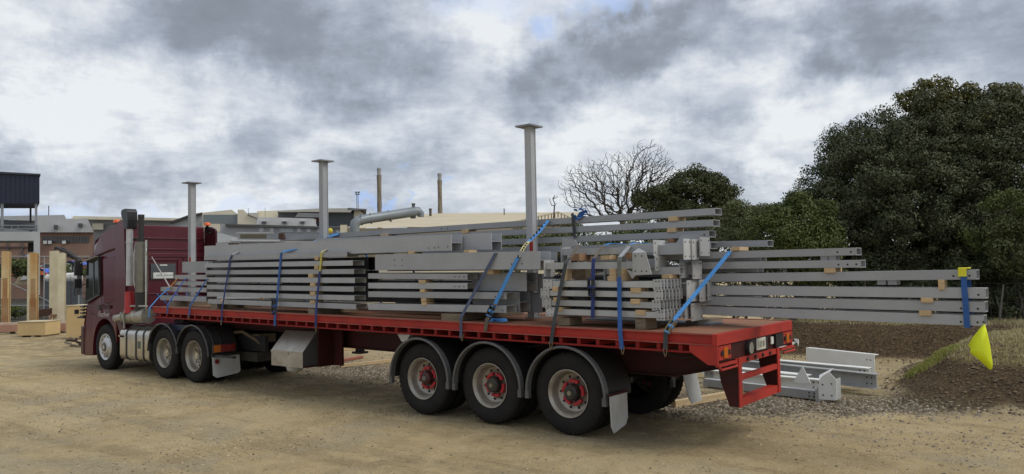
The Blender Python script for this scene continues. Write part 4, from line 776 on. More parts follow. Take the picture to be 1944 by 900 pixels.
# beams lying on top of the cross beams, with end brackets
def pl(name_, x0, x1, yt, yb, X, th=.012, nh=2, m=steel_l, deepx=.0):   # plate facing +X seen between columns x0..x1
    a = at(x0, yt, 'X', X); b = at(x1, yb, 'X', X); return a, b
def plated(x0, x1, yt, yb, X, Lx, label, group, bw=None):
    a = at(x0, yt, 'X', X); c = at(x0, yb, 'X', X); b = at(x1, yt, 'X', X); y0, y1, z1, z0 = a[1], b[1], a[2], c[2]
    r = root('plated_beam', label, 'beam', (X, (y0+y1)/2, z0), group); cy = (y0+y1)/2; cz = (z0+z1)/2; w2 = min(.06, (y1-y0)*.35)
    g = G(); g.box(X-Lx, X, cy-w2, cy+w2, cz-.06, cz+.06); part('shaft', g, steel, r)
    g = G(); g.box(X, X+.014, y0, y1, z0, z1)
    for yy in (y0+.035, y1-.035):
        for zz in (z0+.04, z1-.04): g.disc((X+.0155, yy, zz), (1, 0, 0), .012, 8, 1)
    part('end_plate', g, [steel_l, hole], r)
GP = 'end-plated beams bunched at the rear of the load'
PL = [(1296, 1309, 453, 493, -.62, 'left of the three tall upper ones'), (1311.5, 1324, 454, 493, -.60, 'middle of the three tall upper ones'), (1327, 1345, 450, 486, -.55, 'right and widest of the three upper ones'),
      (1289, 1310.5, 498.6, 528, -.75, 'left of the middle pair'), (1313, 1330, 494.5, 530, -.65, 'right of the middle pair'),
      (1302, 1324.5, 532.5, 573.5, -.68, 'left of the three large lower ones'), (1326.5, 1339.5, 531, 573, -.62, 'middle of the three large lower ones'), (1342, 1357, 528, 570.5, -.58, 'right of the three large lower ones'),
      (1297, 1308.5, 577, 607, -.75, 'narrow one standing low on the deck'), (1310.5, 1331.5, 576, 610, -.70, 'wide one standing lowest on the deck'),
      (1239, 1261, 455.5, 486, float(Xat(1239, .42, 2.5)), 'upper of the two left beside the skewed bracket'), (1242, 1265, 485.5, 514.5, float(Xat(1242, .42, 2.4)), 'lower of the two left beside the skewed bracket')]
for x0, x1, yt, yb, X, lab in PL: plated(x0, x1, yt, yb, X, .9 if x0 > 1280 else .45, 'grey beam with bolted end plate, %s' % lab, GP)
GT = 'beams laid over the plated cross beams'
def topbeam(xl, xr, t_, b_, Y, label):
    R = at(xr, t_, 'Y', Y); h = R[2]-at(xr, b_, 'Y', Y)[2]; X0 = Xat(xl, Y, R[2]); g = beam_geo('tube', R[0]-X0, h, .12, SLOPE, [])
    o = link_obj('steel_beam', g.mesh('steel_beam', [steel_l, hole]), None, tuple(R)); tag(o, label, 'beam', GT)
    e = SLOPE*(X0-R[0]); g = G(); g.box(X0-R[0]-.014, X0-R[0], -.03, .20, -h-.10+e, .035+e); p_ = link_obj('end_plate', g.mesh('end_plate', [steel_l, hole]), o); return o
topbeam(1036, 1200, 496.5, 510, .22, 'grey beam with a deep end plate lying on the timber blocks over the cross beams')
topbeam(1068, 1296, 466.5, 480, .62, 'grey beam with bright top edge lying highest over the cross beams')
topbeam(1150, 1290, 507, 521, .55, 'grey beam running behind the skewed bracket')
topbeam(1100, 1310, 483, 494, .85, 'grey beam in the shade behind the highest cross-laid one')
# skewed bracket
r = root('bracket_beam', 'skewed grey bracket with a triangular fin hanging over the cross beams', 'bracket', tuple(at(1218, 522, 'Y', .2)))
B_ = lambda a, Y=.16: at(a[0], a[1], 'Y', Y)
g = G(); P4 = [B_((1200, 480)), B_((1225, 479)), B_((1237, 521)), B_((1201, 523))]; Q4 = [p+np.array([0, .012, 0]) for p in P4]; g.add(P4+Q4, [(3, 2, 1, 0), (4, 5, 6, 7)]+[(i, (i+1) % 4, (i+1) % 4+4, i+4) for i in range(4)])
for a in ((1206, 486), (1218, 486), (1206, 515), (1218, 515), (1227, 515)): c = B_(a, .1585); g.disc(c, (0, -1, 0), .010, 8, 1)
part('bracket_plate', g, [steel_l, hole], r)
g = G(); P4 = [B_((1200, 480), .18), B_((1212, 471), .40), B_((1226, 478), .40), B_((1236, 520), .40), B_((1225, 479), .18)]; Q4 = [p+np.array([0.0, 0, -.012]) for p in P4]; g.add(P4+Q4, [(0, 1, 2, 3, 4), (9, 8, 7, 6, 5)]+[(i, (i+1) % 5, (i+1) % 5+5, i+5) for i in range(5)]); part('bracket_top', g, steel, r)
g = G(); P4 = [B_((1190, 512), .2), B_((1209, 520), .2), B_((1200, 529.5), .2)]; Q4 = [p+np.array([0, .012, 0]) for p in P4]; g.add(P4+Q4, [(2, 1, 0), (3, 4, 5)]+[(i, (i+1) % 3, (i+1) % 3+3, i+3) for i in range(3)]); part('fin_plate', g, steel_l, r)
g = G(); P4 = [B_((1067, 452), .60), B_((1092, 456), .60), B_((1098, 466), .60), B_((1067, 470), .60)]; Q4 = [p+np.array([0, .012, 0]) for p in P4]; g.add(P4+Q4, [(3, 2, 1, 0), (4, 5, 6, 7)]+[(i, (i+1) % 4, (i+1) % 4+4, i+4) for i in range(4)]); solo('gusset_plate', g, steel, 'grey gusset plate standing under the dark strap over the far tubes', 'plate')
g = G(); P4 = [B_((1275, 476), .95), B_((1293, 446), .95), B_((1330, 444), .95), B_((1322, 466), .95)]; Q4 = [p+np.array([0, .012, 0]) for p in P4]; g.add(P4+Q4, [(3, 2, 1, 0), (4, 5, 6, 7)]+[(i, (i+1) % 4, (i+1) % 4+4, i+4) for i in range(4)]); solo('gusset_plate', g, steel, 'grey gusset plate slanting up behind the three tall end plates', 'plate')
# dunnage blocks
def block(x0, x1, yt, yb, Y, dp, m, label, grp='timber blocks between the steel'):
    a = at(x0, yt, 'Y', Y); b = at(x1, yb, 'Y', Y); g = G(); g.box(a[0], b[0], Y, Y+dp, b[2], a[2]); solo('timber_block', g, m, label, 'block', group=grp, bevel=.003)
k = 0
DB = [(418.5, 424.5, 568, 574, 'lowest pine block in the front stack beside the blue strap'), (597, 604, 487, 494, 'uppermost pine block left of the yellow sleeve'), (596.5, 603.5, 503.5, 511, 'second pine block left of the yellow sleeve'), (585, 593.5, 520, 527, 'pine block in the front stack set left of the others below the yellow sleeve'), (588.5, 597, 537, 544, 'pine block fourth from the top near the navy strap'), (588, 597.5, 553.5, 561, 'pine block fifth from the top near the navy strap'), (588, 597, 570.5, 576.5, 'lowest thin pine block near the navy strap'),
      (794.5, 807, 531.5, 538.5, 'upper pine block in the middle channel stack'), (797, 806, 549, 555.5, 'second pine block in the middle channel stack'), (799, 808, 566, 573, 'third pine block in the middle channel stack'), (800, 809, 573.5, 579.8, 'lowest pine block in the middle channel stack'),
      (774, 786, 477, 484, 'pine block between the two deep H-beams on the left'), (880, 890, 475, 481, 'pine block between the two deep H-beams, right one'), (925, 935, 512, 520.5, 'pine block under the deep H-beam left of the pale blue strap'),
      (1048, 1059, 544, 553.5, 'pine block at the left under the top row of cross beams'), (1050, 1061, 564.5, 573, 'grey pine block behind the dark strap in the cross beams'), (1057, 1067, 583, 591.5, 'pine block at the left above the bottom row of cross beams'),
      (1196.5, 1216, 546.5, 556, 'orange toned pine block at the right under the top row of cross beams'), (1196.5, 1214.5, 567.5, 577.5, 'pine block at the right under the second row of cross beams'), (1206, 1225, 588.5, 598.5, 'pine block at the right above the bottom row of cross beams')]
for x0, x1, yt, yb, lab in DB: block(x0, x1, yt, yb, .14 if x0 < 700 or 790 < x0 < 900 and yt > 500 else (.12 if x0 > 1000 else .2), .18 if x0 < 1000 else .22, wood, lab)
block(1069, 1076, 511, 533, .20, .12, wood, 'upright pine block left under the highest laid beams'); block(1156.5, 1168.5, 510, 524, .20, .6, wood, 'upper pine block of the pair right of the ratchet'); block(1153, 1169, 524.3, 534, .20, .6, wood, 'lower pine block of the pair right of the ratchet')
block(1078, 1112, 511, 533, .75, .2, mat('tan_sacking', (.22, .15, .085), .9, 0, (.10, .07, .045), 6), 'brown sacking bundle in the gap above the cross beams'); block(1112, 1120, 510, 528, .5, .1, wood_g, 'weathered upright block beside the brown bundle')
block(1083, 1100, 482, 495, .45, .3, mat('dark_pine', (.30, .17, .09), .85), 'reddish block wedged under the dirty strap'); block(1140, 1158, 485.5, 493, .45, .3, wood, 'pine block left of the white-ended strap'); block(1187, 1196, 480, 492, .45, .3, mat('dark_pine', (.30, .17, .09), .85), 'reddish block right of the white-ended strap')
block(1256, 1271, 521, 529, .45, .3, wood, 'pine block behind the lower left end plate')
block(1268, 1286, 411.5, 419.5, 1.33, .25, wood, 'pine block between the two topmost far tubes'); block(1266, 1283, 432.5, 440.5, 1.33, .25, wood, 'pine block under the second far tube'); block(1266, 1278, 453.5, 464, 1.33, .25, mat('dark_pine', (.30, .17, .09), .85), 'rusty brown block under the third far tube')
block(722, 734, 444, 450.5, 1.30, .25, mat('pale_pine', (.55, .42, .30), .8), 'pale block under the topmost tube near the duct'); block(876, 886, 436, 443, 1.30, .25, wood, 'pale block under the topmost tube near the middle')
block(1388, 1404, 469, 475.6, 1.12, .3, wood, 'pine block under the short upper tube'); block(1564, 1585, 509, 518, 1.12, .3, wood, 'pine block on top of the capped tube'); block(1780.5, 1793, 531, 550, 1.12, .18, wood, 'upright pine block under the capped tube'); block(1748, 1771, 565, 574.5, 1.12, .28, wood, 'pine block above the second lowest tube'); block(1744.5, 1768, 589, 599.5, 1.12, .28, wood, 'pine block above the lowest tube')
# bearers on the deck
for x0, x1, yt, yb, Y, lab in [(399, 412, 574, 588, .16, 'front grey bearer under the channel stack'), (584.5, 597, 586, 598.5, .16, 'second grey bearer under the channel stack'), (1058, 1081, 603, 618.5, .16, 'stubby grey bearer at the left under the cross beams'), (1205.5, 1225.5, 604, 626, .16, 'dark grey bearer at the right under the cross beams'), (320, 332, 573, 584, .3, 'grey bearer at the front edge of the deck')]:
    block(x0, x1, yt, yb, Y, 1.0 if x0 < 600 else .3, wood_g, lab, 'grey timber bearers on the deck')
a = at(838, 606, 'Y', .05); b = at(872, 594, 'Y', .05); g = G(); zq = zd(a[0]); g.hexa([(a[0], .05, zq), (a[0]+.32, .12, zq), (a[0]+.10, 1.9, zq), (a[0]-.22, 1.9, zq), (a[0], .05, zq+.10), (a[0]+.32, .12, zq+.10), (a[0]+.10, 1.9, zq+.10), (a[0]-.22, 1.9, zq+.10)]); solo('timber_bearer', g, wood_g, 'thick weathered bearer lying askew under the middle channels', 'bearer', bevel=.004)
g = G(); g.box(-.95, -.78, 1.2, 2.0, zd(-.6), zd(-.6)+.05); solo('timber_bearer', g, wood_g, 'weathered bearer under the overhanging tubes at the deck end', 'bearer')
g = G(); g.sbox(-2.5, -.6, 1.2, 1.6, HD+.0, HD+.02, lambda q: -.0093*q); solo('steel_plate', g, steel_d, 'flat grey plate lying on the deck under the overhanging tubes', 'plate')

# ------------------------------------------------------------------ ratchet straps
def P_(x_, y_, Y): return at(x_, y_, 'Y', Y)
def strap(label, pts, mats_, mis=None, w=.05, ratch=None, hookp=None, far=None, rc=None):
    pp = [P_(*p) for p in pts]
    r = root('ratchet_strap', label, 'strap', tuple(pp[0]), 'tie-down straps over the load')
    if far:    # run on over the load and down to the far rail
        X_ = pp[-1][0]; pp += [np.array([X_+.02, far, pp[-1][2]-.01]), np.array([X_+.04, 2.49, zd(X_)+.01]), np.array([X_+.04, 2.51, zd(X_)-.12])]
        if mis: mis = list(mis)+[mis[-1]]*3
    g = G(); g.ribbon(pp, w, .006, 0, mis); part('webbing', g, mats_, r)
    if ratch is not None:
        a = P_(*ratch[0]); b = P_(*ratch[1]); d = b-a; L_ = np.linalg.norm(d); d = d/L_; n_ = np.array([d[2], 0, -d[0]])
        g = G()
        for sgn in (-1, 1):
            c = a+n_*sgn*.032; e = b+n_*sgn*.032
            g.ribbon([c+np.array([0, -.012, 0]), (c+e)/2+np.array([0, -.035, 0]), e+np.array([0, -.03, 0])], .012, .05)
        for f_ in (.1, .5, .92): c = a+d*L_*f_; g.cyl(c-n_*.045+np.array([0, -.03, 0]), c+n_*.045+np.array([0, -.03, 0]), .012 if f_ != .5 else .024, n=8, mi=1)
        part('ratchet', g, [gold if rc is None else rc, mats_[0] if isinstance(mats_, list) else mats_], r)
    if hookp is not None:
        c = P_(*hookp); g = G(); g.tube([c+np.array([-.028, 0, .04]), c+np.array([-.008, 0, -.045]), c+np.array([.0, .0, -.055]), c+np.array([.008, 0, -.045]), c+np.array([.028, 0, .04])], .006, 6); part('hook', g, gold, r)
    return r
N_ = -.012
strap('light blue strap with an orange end at the very front corner of the deck', [(283, 603, N_), (284, 584, N_), (300, 566, .2), (322, 546, .36), (337, 529, .38)], [blue_l, orange_w], [0, 0, 0, 1, 1], far=2.0)
strap('blue strap second from the cab, slanting from the front rail', [(317.5, 596, N_), (318, 580, N_), (333, 556, .2), (352, 529, .36)], blue_m, far=2.0)
strap('blue strap third from the cab with a white tag at the rail', [(359, 599, N_), (360, 582, N_), (376, 557, .10), (393, 530, .13)], blue_m, hookp=(358.5, 602, N_), far=2.0)
strap('dark blue strap with a pale top slanting across the front of the channel stack', [(420.5, 611, N_), (421, 590, N_), (428, 548, .10), (437, 492, .135), (440.5, 483, .14), (468, 471, .30), (494, 462, .6)], [blue_d, pale_w], [0, 0, 0, 0, 1, 1, 1], w=.045, hookp=(420, 612, N_), far=2.0)
strap('blue strap with a dark ratchet down the middle of the front channel stack', [(521.5, 619, N_), (522, 600, N_), (527, 555, .11), (533.5, 482, .14), (536, 478, .15), (572, 471, .25), (590, 459.5, .6), (608, 454, 1.0)], [blue_m, blue_l], [0, 0, 0, 0, 1, 0, 1, 1], w=.055, ratch=((521, 596, -.02), (523, 567, .07)), far=2.0, rc=grime)
strap('navy strap with a yellow sleeve at the right of the front channel stack', [(599, 621, N_), (599.5, 600, N_), (603, 556, .10), (607, 515, .13), (610.5, 480, .14), (611.5, 477.5, .15), (624, 472, .25), (664, 454.5, .7)], [blue_d, yel_w, yel_p, mat('lilac_webbing', (.13, .15, .36), .8)], [0, 0, 0, 1, 2, 2, 3, 3], w=.05, hookp=(600, 624, N_), far=2.0)
strap('broad light blue strap lying loose over the topmost tube behind the middle post', [(603, 456, 1.0), (612, 452, 1.15), (628, 448, 1.28), (643, 443.5, 1.34)], blue_l, w=.13)
strap('faded blue-grey strap slanting across the middle channels', [(875, 642, N_), (875, 603, N_), (906, 545, .10), (930, 501, .13), (940, 481, .15)], [blue_g, tan_w], [0, 0, 0, 0, 1], hookp=(877, 640, N_), far=2.0)
r_ = strap('bright blue strap with a printed yellow sleeve, tan below its ratchet', [(921, 629, N_), (924, 608, N_), (934, 592, .05), (940, 577, .09), (965, 525, .13), (984, 488, .15), (996, 467, .45), (1003, 459, .55), (1024, 440, 1.0), (1040, 419, 1.33)], [blue_l, tan_w, yel_p], [1, 1, 1, 0, 0, 2, 2, 0, 0, 0], w=.062, ratch=((929, 601, .02), (939, 580, .08)), rc=grime)
for i in range(13):
    a_, b_, f_ = (P_(984.5, 487, .142), P_(1000.5, 463, .50), i/6) if i < 7 else (P_(1009, 453, .66), P_(1035, 425, 1.25), (i-7)/5)
    c = np.array(a_)*(1-f_)+np.array(b_)*f_; g = G(); g.box(c[0]-.012, c[0]+.012, c[1]-.014, c[1]-.006, c[2]-.02, c[2]+.016); part('printed_mark', g, mat('strap_print', (.02, .02, .03), .7), r_)
strap('dirty dark grey strap left of the cross beams, brown at its top', [(1046, 652, N_), (1051, 616, N_), (1062, 560, .08), (1074, 500, .12), (1081, 490, .2), (1100, 465, .56)], [grey_w, tan_w], [0, 0, 0, 0, 1, 1], w=.055, hookp=(1046, 655, N_))
strap('black strap wrapped round the raised far tubes with a blue knot above', [(1091, 451, 1.32), (1089, 428, 1.325), (1087.5, 410, 1.33), (1086, 405, 1.34)], grey_w, w=.05)
g = G(); c = P_(1102, 409, 1.36)
for i in range(9): q = c+rng.normal(0, .035, 3); g.ribbon([q+rng.normal(0, .05, 3), q, q+rng.normal(0, .05, 3)], .05, .004)
solo('strap_knot', g, blue_m, 'bunched blue webbing on top of the topmost tube', 'strap')
strap('blue strap with a large black ratchet in the middle of the cross beams', [(1125, 604, .10), (1125.5, 560, .10), (1126, 500, .12), (1127.5, 491, .14), (1137, 478, .40), (1147, 466, .58), (1158, 462, .62)], [blue_d, tan_w, blue_l], [0, 0, 0, 1, 1, 2, 2], ratch=((1125, 562, .09), (1124, 528, .10)), rc=black, far=2.0)
strap('royal blue strap over the cross beams, grey above, hooked under the rail', [(1180.5, 663, N_), (1177, 628, N_), (1176, 570, .09), (1175.5, 526, .11), (1175.5, 495, .12), (1177, 488, .14), (1198, 464, .58), (1203, 461, .62)], [blue_m, mat('grey_sleeve', (.14, .15, .14), .8), mat('silver_sleeve', (.30, .31, .33), .6), blue_l], [0, 0, 0, 1, 1, 2, 3, 3], w=.058, hookp=(1182, 664, N_), far=2.0)
strap('rearmost light blue strap slanting up to the overhanging tubes', [(1263, 664, N_), (1264, 633, N_), (1273, 616, .05), (1300, 582, .35), (1330, 546, .70), (1386, 477.5, 1.12)], [blue_l, grey_w], [1, 1, 0, 0, 0, 0], w=.058, ratch=((1266, 632, -.02), (1284, 607, .12)), hookp=(1263, 668, N_))
g = G(); c = P_(946, 605, .08); zz = zd(c[0])
for j in range(4): g.ribbon([(c[0]-.12, .05+.012*j, zz+.02+.006*j), (c[0]-.14, .10, zz+.03+.008*j), (c[0]-.05, .14, zz+.035+.008*j), (c[0]+.08, .13, zz+.03+.008*j), (c[0]+.13, .09, zz+.035), (c[0]+.08, .05, zz+.03), (c[0]-.08, .04, zz+.03)], .05, .006)
solo('strap_tail', g, blue_l, 'light blue strap tail folded up on the deck edge', 'strap')
# rear band, cap and flag
r = root('ratchet_strap', 'blue band wrapped vertically round the ends of the overhanging tubes', 'strap', tuple(P_(1831, 618, 1.12)), 'tie-down straps over the load')
g = G(); g.ribbon([P_(1829.5, 514, 1.13), P_(1830, 540, 1.13), P_(1833, 575, 1.13), P_(1836, 622, 1.13)], .055, .006); g.ribbon([P_(1836, 622, 1.13), P_(1836, 622, 1.13)+np.array([0, .26, 0]), P_(1829.5, 514, 1.13)+np.array([0, .26, 0])], .055, .006); part('webbing', g, blue_m, r)
g = G(); a = P_(1818.5, 511, 1.13); b = P_(1833, 525, 1.13); g.box(a[0], b[0]+.01, 1.120, 1.137, b[2], a[2]+.012); g.box(a[0], b[0]+.02, 1.138, 1.39, a[2]+.004, a[2]+.016); part('corner_protector', g, yelcap, r, 'yellow corner protector on top of the tube', bevel=.003)
r = root('warning_flag', 'fluorescent yellow warning flag hanging from the lowest tube end', 'flag', tuple(P_(1869, 612, 1.1)))
oc = [(1869, 614), (1874, 632), (1879, 655), (1884, 690), (1883.5, 699), (1881, 702), (1876, 700), (1862, 686), (1841, 669), (1843.5, 663), (1838, 656), (1847, 640), (1858, 626)]
n_ = len(oc); fr = [P_(x_, y_, 1.10+.014*math.sin(i*1.3)) for i, (x_, y_) in enumerate(oc)]; ctr = sum(fr)/n_+np.array([0, -.008, 0]); bk = [p+np.array([0.002, .004, 0]) for p in fr]
g = G(); g.add(fr+[ctr]+bk+[ctr+np.array([.002, .004, 0])], [(i, (i+1) % n_, n_) for i in range(n_)]+[((i+1) % n_+n_+1, i+n_+1, 2*n_+1) for i in range(n_)]+[(i, i+n_+1, (i+1) % n_+n_+1, (i+1) % n_) for i in range(n_)], 0, True); part('cloth', g, hiviz, r)
g = G(); g.tube([P_(1866, 611, 1.14), P_(1869, 611, 1.11), fr[0]], .008, 6); part('tie', g, black, r)

# ------------------------------------------------------------------ steel and timber on the ground behind the trailer
def gbeam(A_, B_, kind, h, w, m, label, plates=(), group='light grey steel laid out on the ground', z0=.03, nm='steel_beam'):
    # A_, B_: ground points (x, y) of the near bottom edge, left and right
    A_ = Vector((A_[0], A_[1], z0)); B_ = Vector((B_[0], B_[1], z0)); Lb = (B_-A_).length; ang = math.atan2(B_.y-A_.y, B_.x-A_.x); t = .014; g = G()
    if kind == 'tube': g.box(-Lb, 0, 0, w, 0, h)
    elif kind == 'i': g.box(-Lb, 0, w/2-t/2, w/2+t/2, t, h-t); g.box(-Lb, 0, 0, w, 0, t); g.box(-Lb, 0, 0, w, h-t, h)
    elif kind == 'c': g.box(-Lb, 0, 0, t, t, h-t); g.box(-Lb, 0, 0, w, 0, t); g.box(-Lb, 0, 0, w, h-t, h)
    for hx in (-.08, -.16):
        for hz in (.3, .7): g.disc((hx, (w/2-t/2 if kind == 'i' else 0)-.002, h*hz), (0, -1, 0), .014, 8, 1)
    o = link_obj(nm, g.mesh(nm, [m, hole]), None, tuple(B_), (0, 0, ang)); tag(o, label, 'beam', group)
    if 'r' in plates: q = G(); q.box(0, .016, -.06, w+.06, -.03, h+.07); q.box(-.02, .0, -.075, -.061, -.03, h+.04); link_obj('end_plate', q.mesh('end_plate', m), o)
    if 'l' in plates: q = G(); q.box(-Lb-.016, -Lb, -.06, w+.06, -.02, h+.06); link_obj('end_plate', q.mesh('end_plate', m), o)
    return o
def gp_(px, py, z_=.03): q = at(px, py, 'Z', z_); return (q[0], q[1])
gbeam(gp_(1335, 733), gp_(1555, 759), 'tube', .13, .12, steel_l, 'nearest grey tube on the ground behind the bumper with a square end plate', ('r',))
gbeam(gp_(1340, 723, .05), gp_(1560, 745, .05), 'i', .20, .16, white_steel, 'bright white beam behind the nearest tube, with the kinked end bracket', (), z0=.05)
gbeam(gp_(1330, 708, .10), gp_(1528, 731, .10), 'i', .16, .22, white_steel, 'white beam third from the front with a pointed gusset standing on it', (), z0=.10)
gbeam(gp_(1380, 705, .12), gp_(1660, 739, .12), 'i', .24, .15, steel_l, 'long grey I-beam sticking out to the right below the short white channel', (), z0=.12)
gbeam(gp_(1395, 697, .2), gp_(1646, 722, .2), 'i', .20, .18, white_steel, 'long white flanged beam between the I-beam and the short channel', (), z0=.2)
gbeam(gp_(1531, 694, .12), gp_(1661, 711, .12), 'c', .36, .12, white_steel, 'short deep white channel lying highest at the right of the pile', (), z0=.12)
gbeam(gp_(1400, 683, .05), gp_(1513, 676, .05), 'c', .32, .14, white_steel, 'short pale beam at the back left of the pile behind the bumper', ('r',), z0=.05)
r = root('end_bracket', 'white kinked bracket with slotted plates at the end of the ground pile', 'bracket', (at(1572, 760, 'Z', 0.05)))
c = at(1572, 760, 'Z', .05); cx_, cy_ = c[0], c[1]+.05
g = G(); g.add([(cx_-.14, cy_-.02, .05), (cx_+.10, cy_, .05), (cx_+.12, cy_, .36), (cx_+.02, cy_, .47), (cx_-.14, cy_-.02, .34)]+[(a, b+.014, c2) for a, b, c2 in [(cx_-.14, cy_-.02, .05), (cx_+.10, cy_, .05), (cx_+.12, cy_, .36), (cx_+.02, cy_, .47), (cx_-.14, cy_-.02, .34)]], [(0, 1, 2, 3, 4), (9, 8, 7, 6, 5)]+[(i, i+5, (i+1) % 5+5, (i+1) % 5) for i in range(5)])
for dx, dz in ((-.08, .12), (-.08, .28), (.05, .12), (.05, .30)): g.disc((cx_+dx, cy_-.023, dz), (0, -1, 0), .013, 8, 1)
part('face_plate', g, [white_steel, hole], r)
g = G(); g.add([(cx_-.14, cy_, .36), (cx_+.02, cy_, .48), (cx_-.02, cy_+.36, .50), (cx_-.22, cy_+.30, .38), (cx_-.14, cy_, .35), (cx_+.02, cy_, .47), (cx_-.02, cy_+.36, .49), (cx_-.22, cy_+.30, .37)], [(0, 1, 2, 3), (7, 6, 5, 4), (0, 4, 5, 1), (1, 5, 6, 2), (2, 6, 7, 3), (3, 7, 4, 0)])
for u_, v_ in ((.3, .25), (.3, .7), (.7, .45)): g.disc((cx_-.14+.16*u_-.04*v_, cy_+.33*v_, .362+.12*u_+.02*v_+.003), (-.5, 0, 1), .014, 8, 1)
part('top_plate', g, [white_steel, hole], r)
g = G(); g.box(cx_+.085, cx_+.099, cy_+.014, cy_+.30, .05, .36); part('side_plate', g, steel_l, r)
c = at(1527, 727, 'Z', .25)
g = G(); P3 = [(c[0]-.18, c[1], .25), (c[0]+.10, c[1], .25), (c[0]-.02, c[1], .52)]; g.add(P3+[(a, b+.014, d) for a, b, d in P3], [(0, 1, 2), (5, 4, 3)]+[(i, i+3, (i+1) % 3+3, (i+1) % 3) for i in range(3)]); solo('gusset_plate', g, white_steel, 'pointed white triangular gusset standing in the ground pile', 'plate')
for x0, x1, lab in ((1337, 1354, 'left'), (1356, 1374, 'right')):
    a = at(x0, 715, 'Z', .12); b = at(x1, 716, 'Z', .12); g = G(); g.box(a[0], b[0], a[1], a[1]+.014, .12, .34)
    for dx in (.05, .13): 
        for dz in (.18, .28): g.disc((a[0]+dx, a[1]-.002, dz), (0, -1, 0), .012, 8, 1)
    solo('cleat_plate', g, [steel, hole], 'small grey bolted cleat seen between white flap and bumper post, %s of two' % lab, 'plate', group='bolted cleats by the mudflap')
def gplank(pa, pb, th, wd, m, label, cat='timber', name='timber_plank'):
    A_ = at(*pa, 'Z', 0); B_ = at(*pb, 'Z', 0); d = Vector((B_[0]-A_[0], B_[1]-A_[1], 0)); g = G(); g.box(0, d.length, 0, wd, 0, th)
    o = link_obj(name, g.mesh(name, m), None, (A_[0], A_[1], .005), (0, 0, math.atan2(d.y, d.x))); tag(o, label, cat, 'timbers lying behind the trailer')
gplank((1283, 775), (1384, 757), .10, .09, plank, 'sawn timber lying on the ground between far wheel and bumper post')
gplank((1388, 754), (1412, 748), .14, .10, wood_g, 'timber bearer stub under the ground pile behind the bumper post')
gplank((1440, 745), (1475, 739), .10, .10, plank, 'timber bearer under the middle of the ground pile')
gplank((648, 698), (756, 687), .07, .09, plank, 'long yellow sawn timber on the ground seen under the trailer')
gplank((612, 694), (690, 680), .05, .12, mat('rusty_red_bar', (.30, .10, .06), .8), 'rusty red bar on the ground seen under the trailer', 'bar', 'steel_bar')
gplank((625, 668), (680, 664), .10, .15, plank, 'pale timber stacked farthest back under the trailer')
gplank((560, 700), (620, 692), .05, .10, plank, 'timber end near the toolbox on the ground')
gplank((628, 655), (676, 652), .18, .3, white_steel, 'pale steel lying beyond the trailer seen through the gap', 'beam', 'steel_beam')
r = at(1640, 772, 'Z', 0)

# ------------------------------------------------------------------ wire fence on the far bank
fw_m = mat('fence_wire', (.12, .12, .115), .5, .5); fp_m = mat('grey_fence_post', (.10, .09, .075), .8)
r = root('wire_fence', 'thin wire stock fence along the top of the far soil bank', 'fence', (-1, 12.2, .7))
for k in range(7): g = G(); xk = -8+k*2.2; g.cyl((xk, 12.2, .6), (xk, 12.2, 1.75), .018, n=8); part('fence_post', g, fp_m, r)
g = G()
for j in range(9): g.tube([(-9, 12.2, .78+.11*j), (7, 12.2, .76+.11*j)], .0022, 3)
for k in range(100): g.tube([(-9+.16*k, 12.2, .76), (-9+.16*k, 12.2, 1.66)], .0014, 3)
w_ = part('wire_mesh', g, fw_m, r); w_['kind'] = 'stuff'
g = G(); b_ = at(1897, 622, 'Y', 12.6); g.tube([b_, at(1899, 590, 'Y', 12.6), at(1903, 560, 'Y', 12.6), at(1905, 540, 'Y', 12.6)], [.03, .025, .02, .015], 6); g.tube([at(1899, 590, 'Y', 12.6), at(1892, 565, 'Y', 12.6)], .012, 5); solo('sapling', g, mat('grey_bark', (.16, .15, .13), .9), 'thin pale bare sapling standing behind the fence at the right', 'tree')

# ------------------------------------------------------------------ trees
bark = mat('dark_bark', (.075, .062, .05), .9, 0, (.04, .034, .028), 8, .5, 30)
LV = np.array([(-.5, 0, 0), (0, .28, .06), (.5, 0, .0), (0, -.28, .06)])
def crown(ells, nclump, cr, nl, ls, seed):
    """ells: list of (centre, radii) in world; clumps on the shells, leaves in rosettes on each clump"""
    rg = np.random.default_rng(seed); C_ = []
    vol = np.array([(r[0]*r[2])**1.0 for c, r in ells]); vol = vol/vol.sum()
    for (c, r), f_ in zip(ells, vol):
        n = max(4, int(nclump*f_)); d = rg.normal(size=(n*2, 3)); d /= np.linalg.norm(d, axis=1)[:, None]; d = d[(d@np.array([FH[0], FH[1], 0])) < .45][:n]
        rad = 1-.50*rg.random(len(d))**1.6; C_.append(np.array(c)+d*np.array(r)*rad[:, None])
    C_ = np.concatenate(C_); rs = cr*(.6+.8*rg.random(len(C_))); P = []; Nn = []
    for c, r in zip(C_, rs):
        n = int(nl*(r/cr)**2); d = rg.normal(size=(n, 3)); d[:, 2] = d[:, 2]+.35; d /= np.linalg.norm(d, axis=1)[:, None]
        P.append(c+d*r*rg.uniform(.7, 1.25, 3)*np.array([1, 1, .75])*(.50+.60*rg.random(n))[:, None]); Nn.append(d)
    P = np.concatenate(P); Nn = np.concatenate(Nn)+rg.normal(0, .45, (len(P), 3)); Nn /= np.linalg.norm(Nn, axis=1)[:, None]
    t = np.cross(Nn, rg.normal(size=(len(P), 3))); t /= np.linalg.norm(t, axis=1)[:, None]; b = np.cross(Nn, t); s_ = ls*(.6+.8*rg.random(len(P)))
    v = P[:, None, :]+(LV[None, :, 0, None]*t[:, None, :]+LV[None, :, 1, None]*b[:, None, :]+LV[None, :, 2, None]*Nn[:, None, :])*s_[:, None, None]
    return v.reshape(-1, 3), np.arange(4*len(P)).reshape(-1, 4), C_
def leafmat(name, a, b, rough=.5):
    m = mat(name, a, rough, 0, b, .9, island=.75, spec=.12); 
    return m
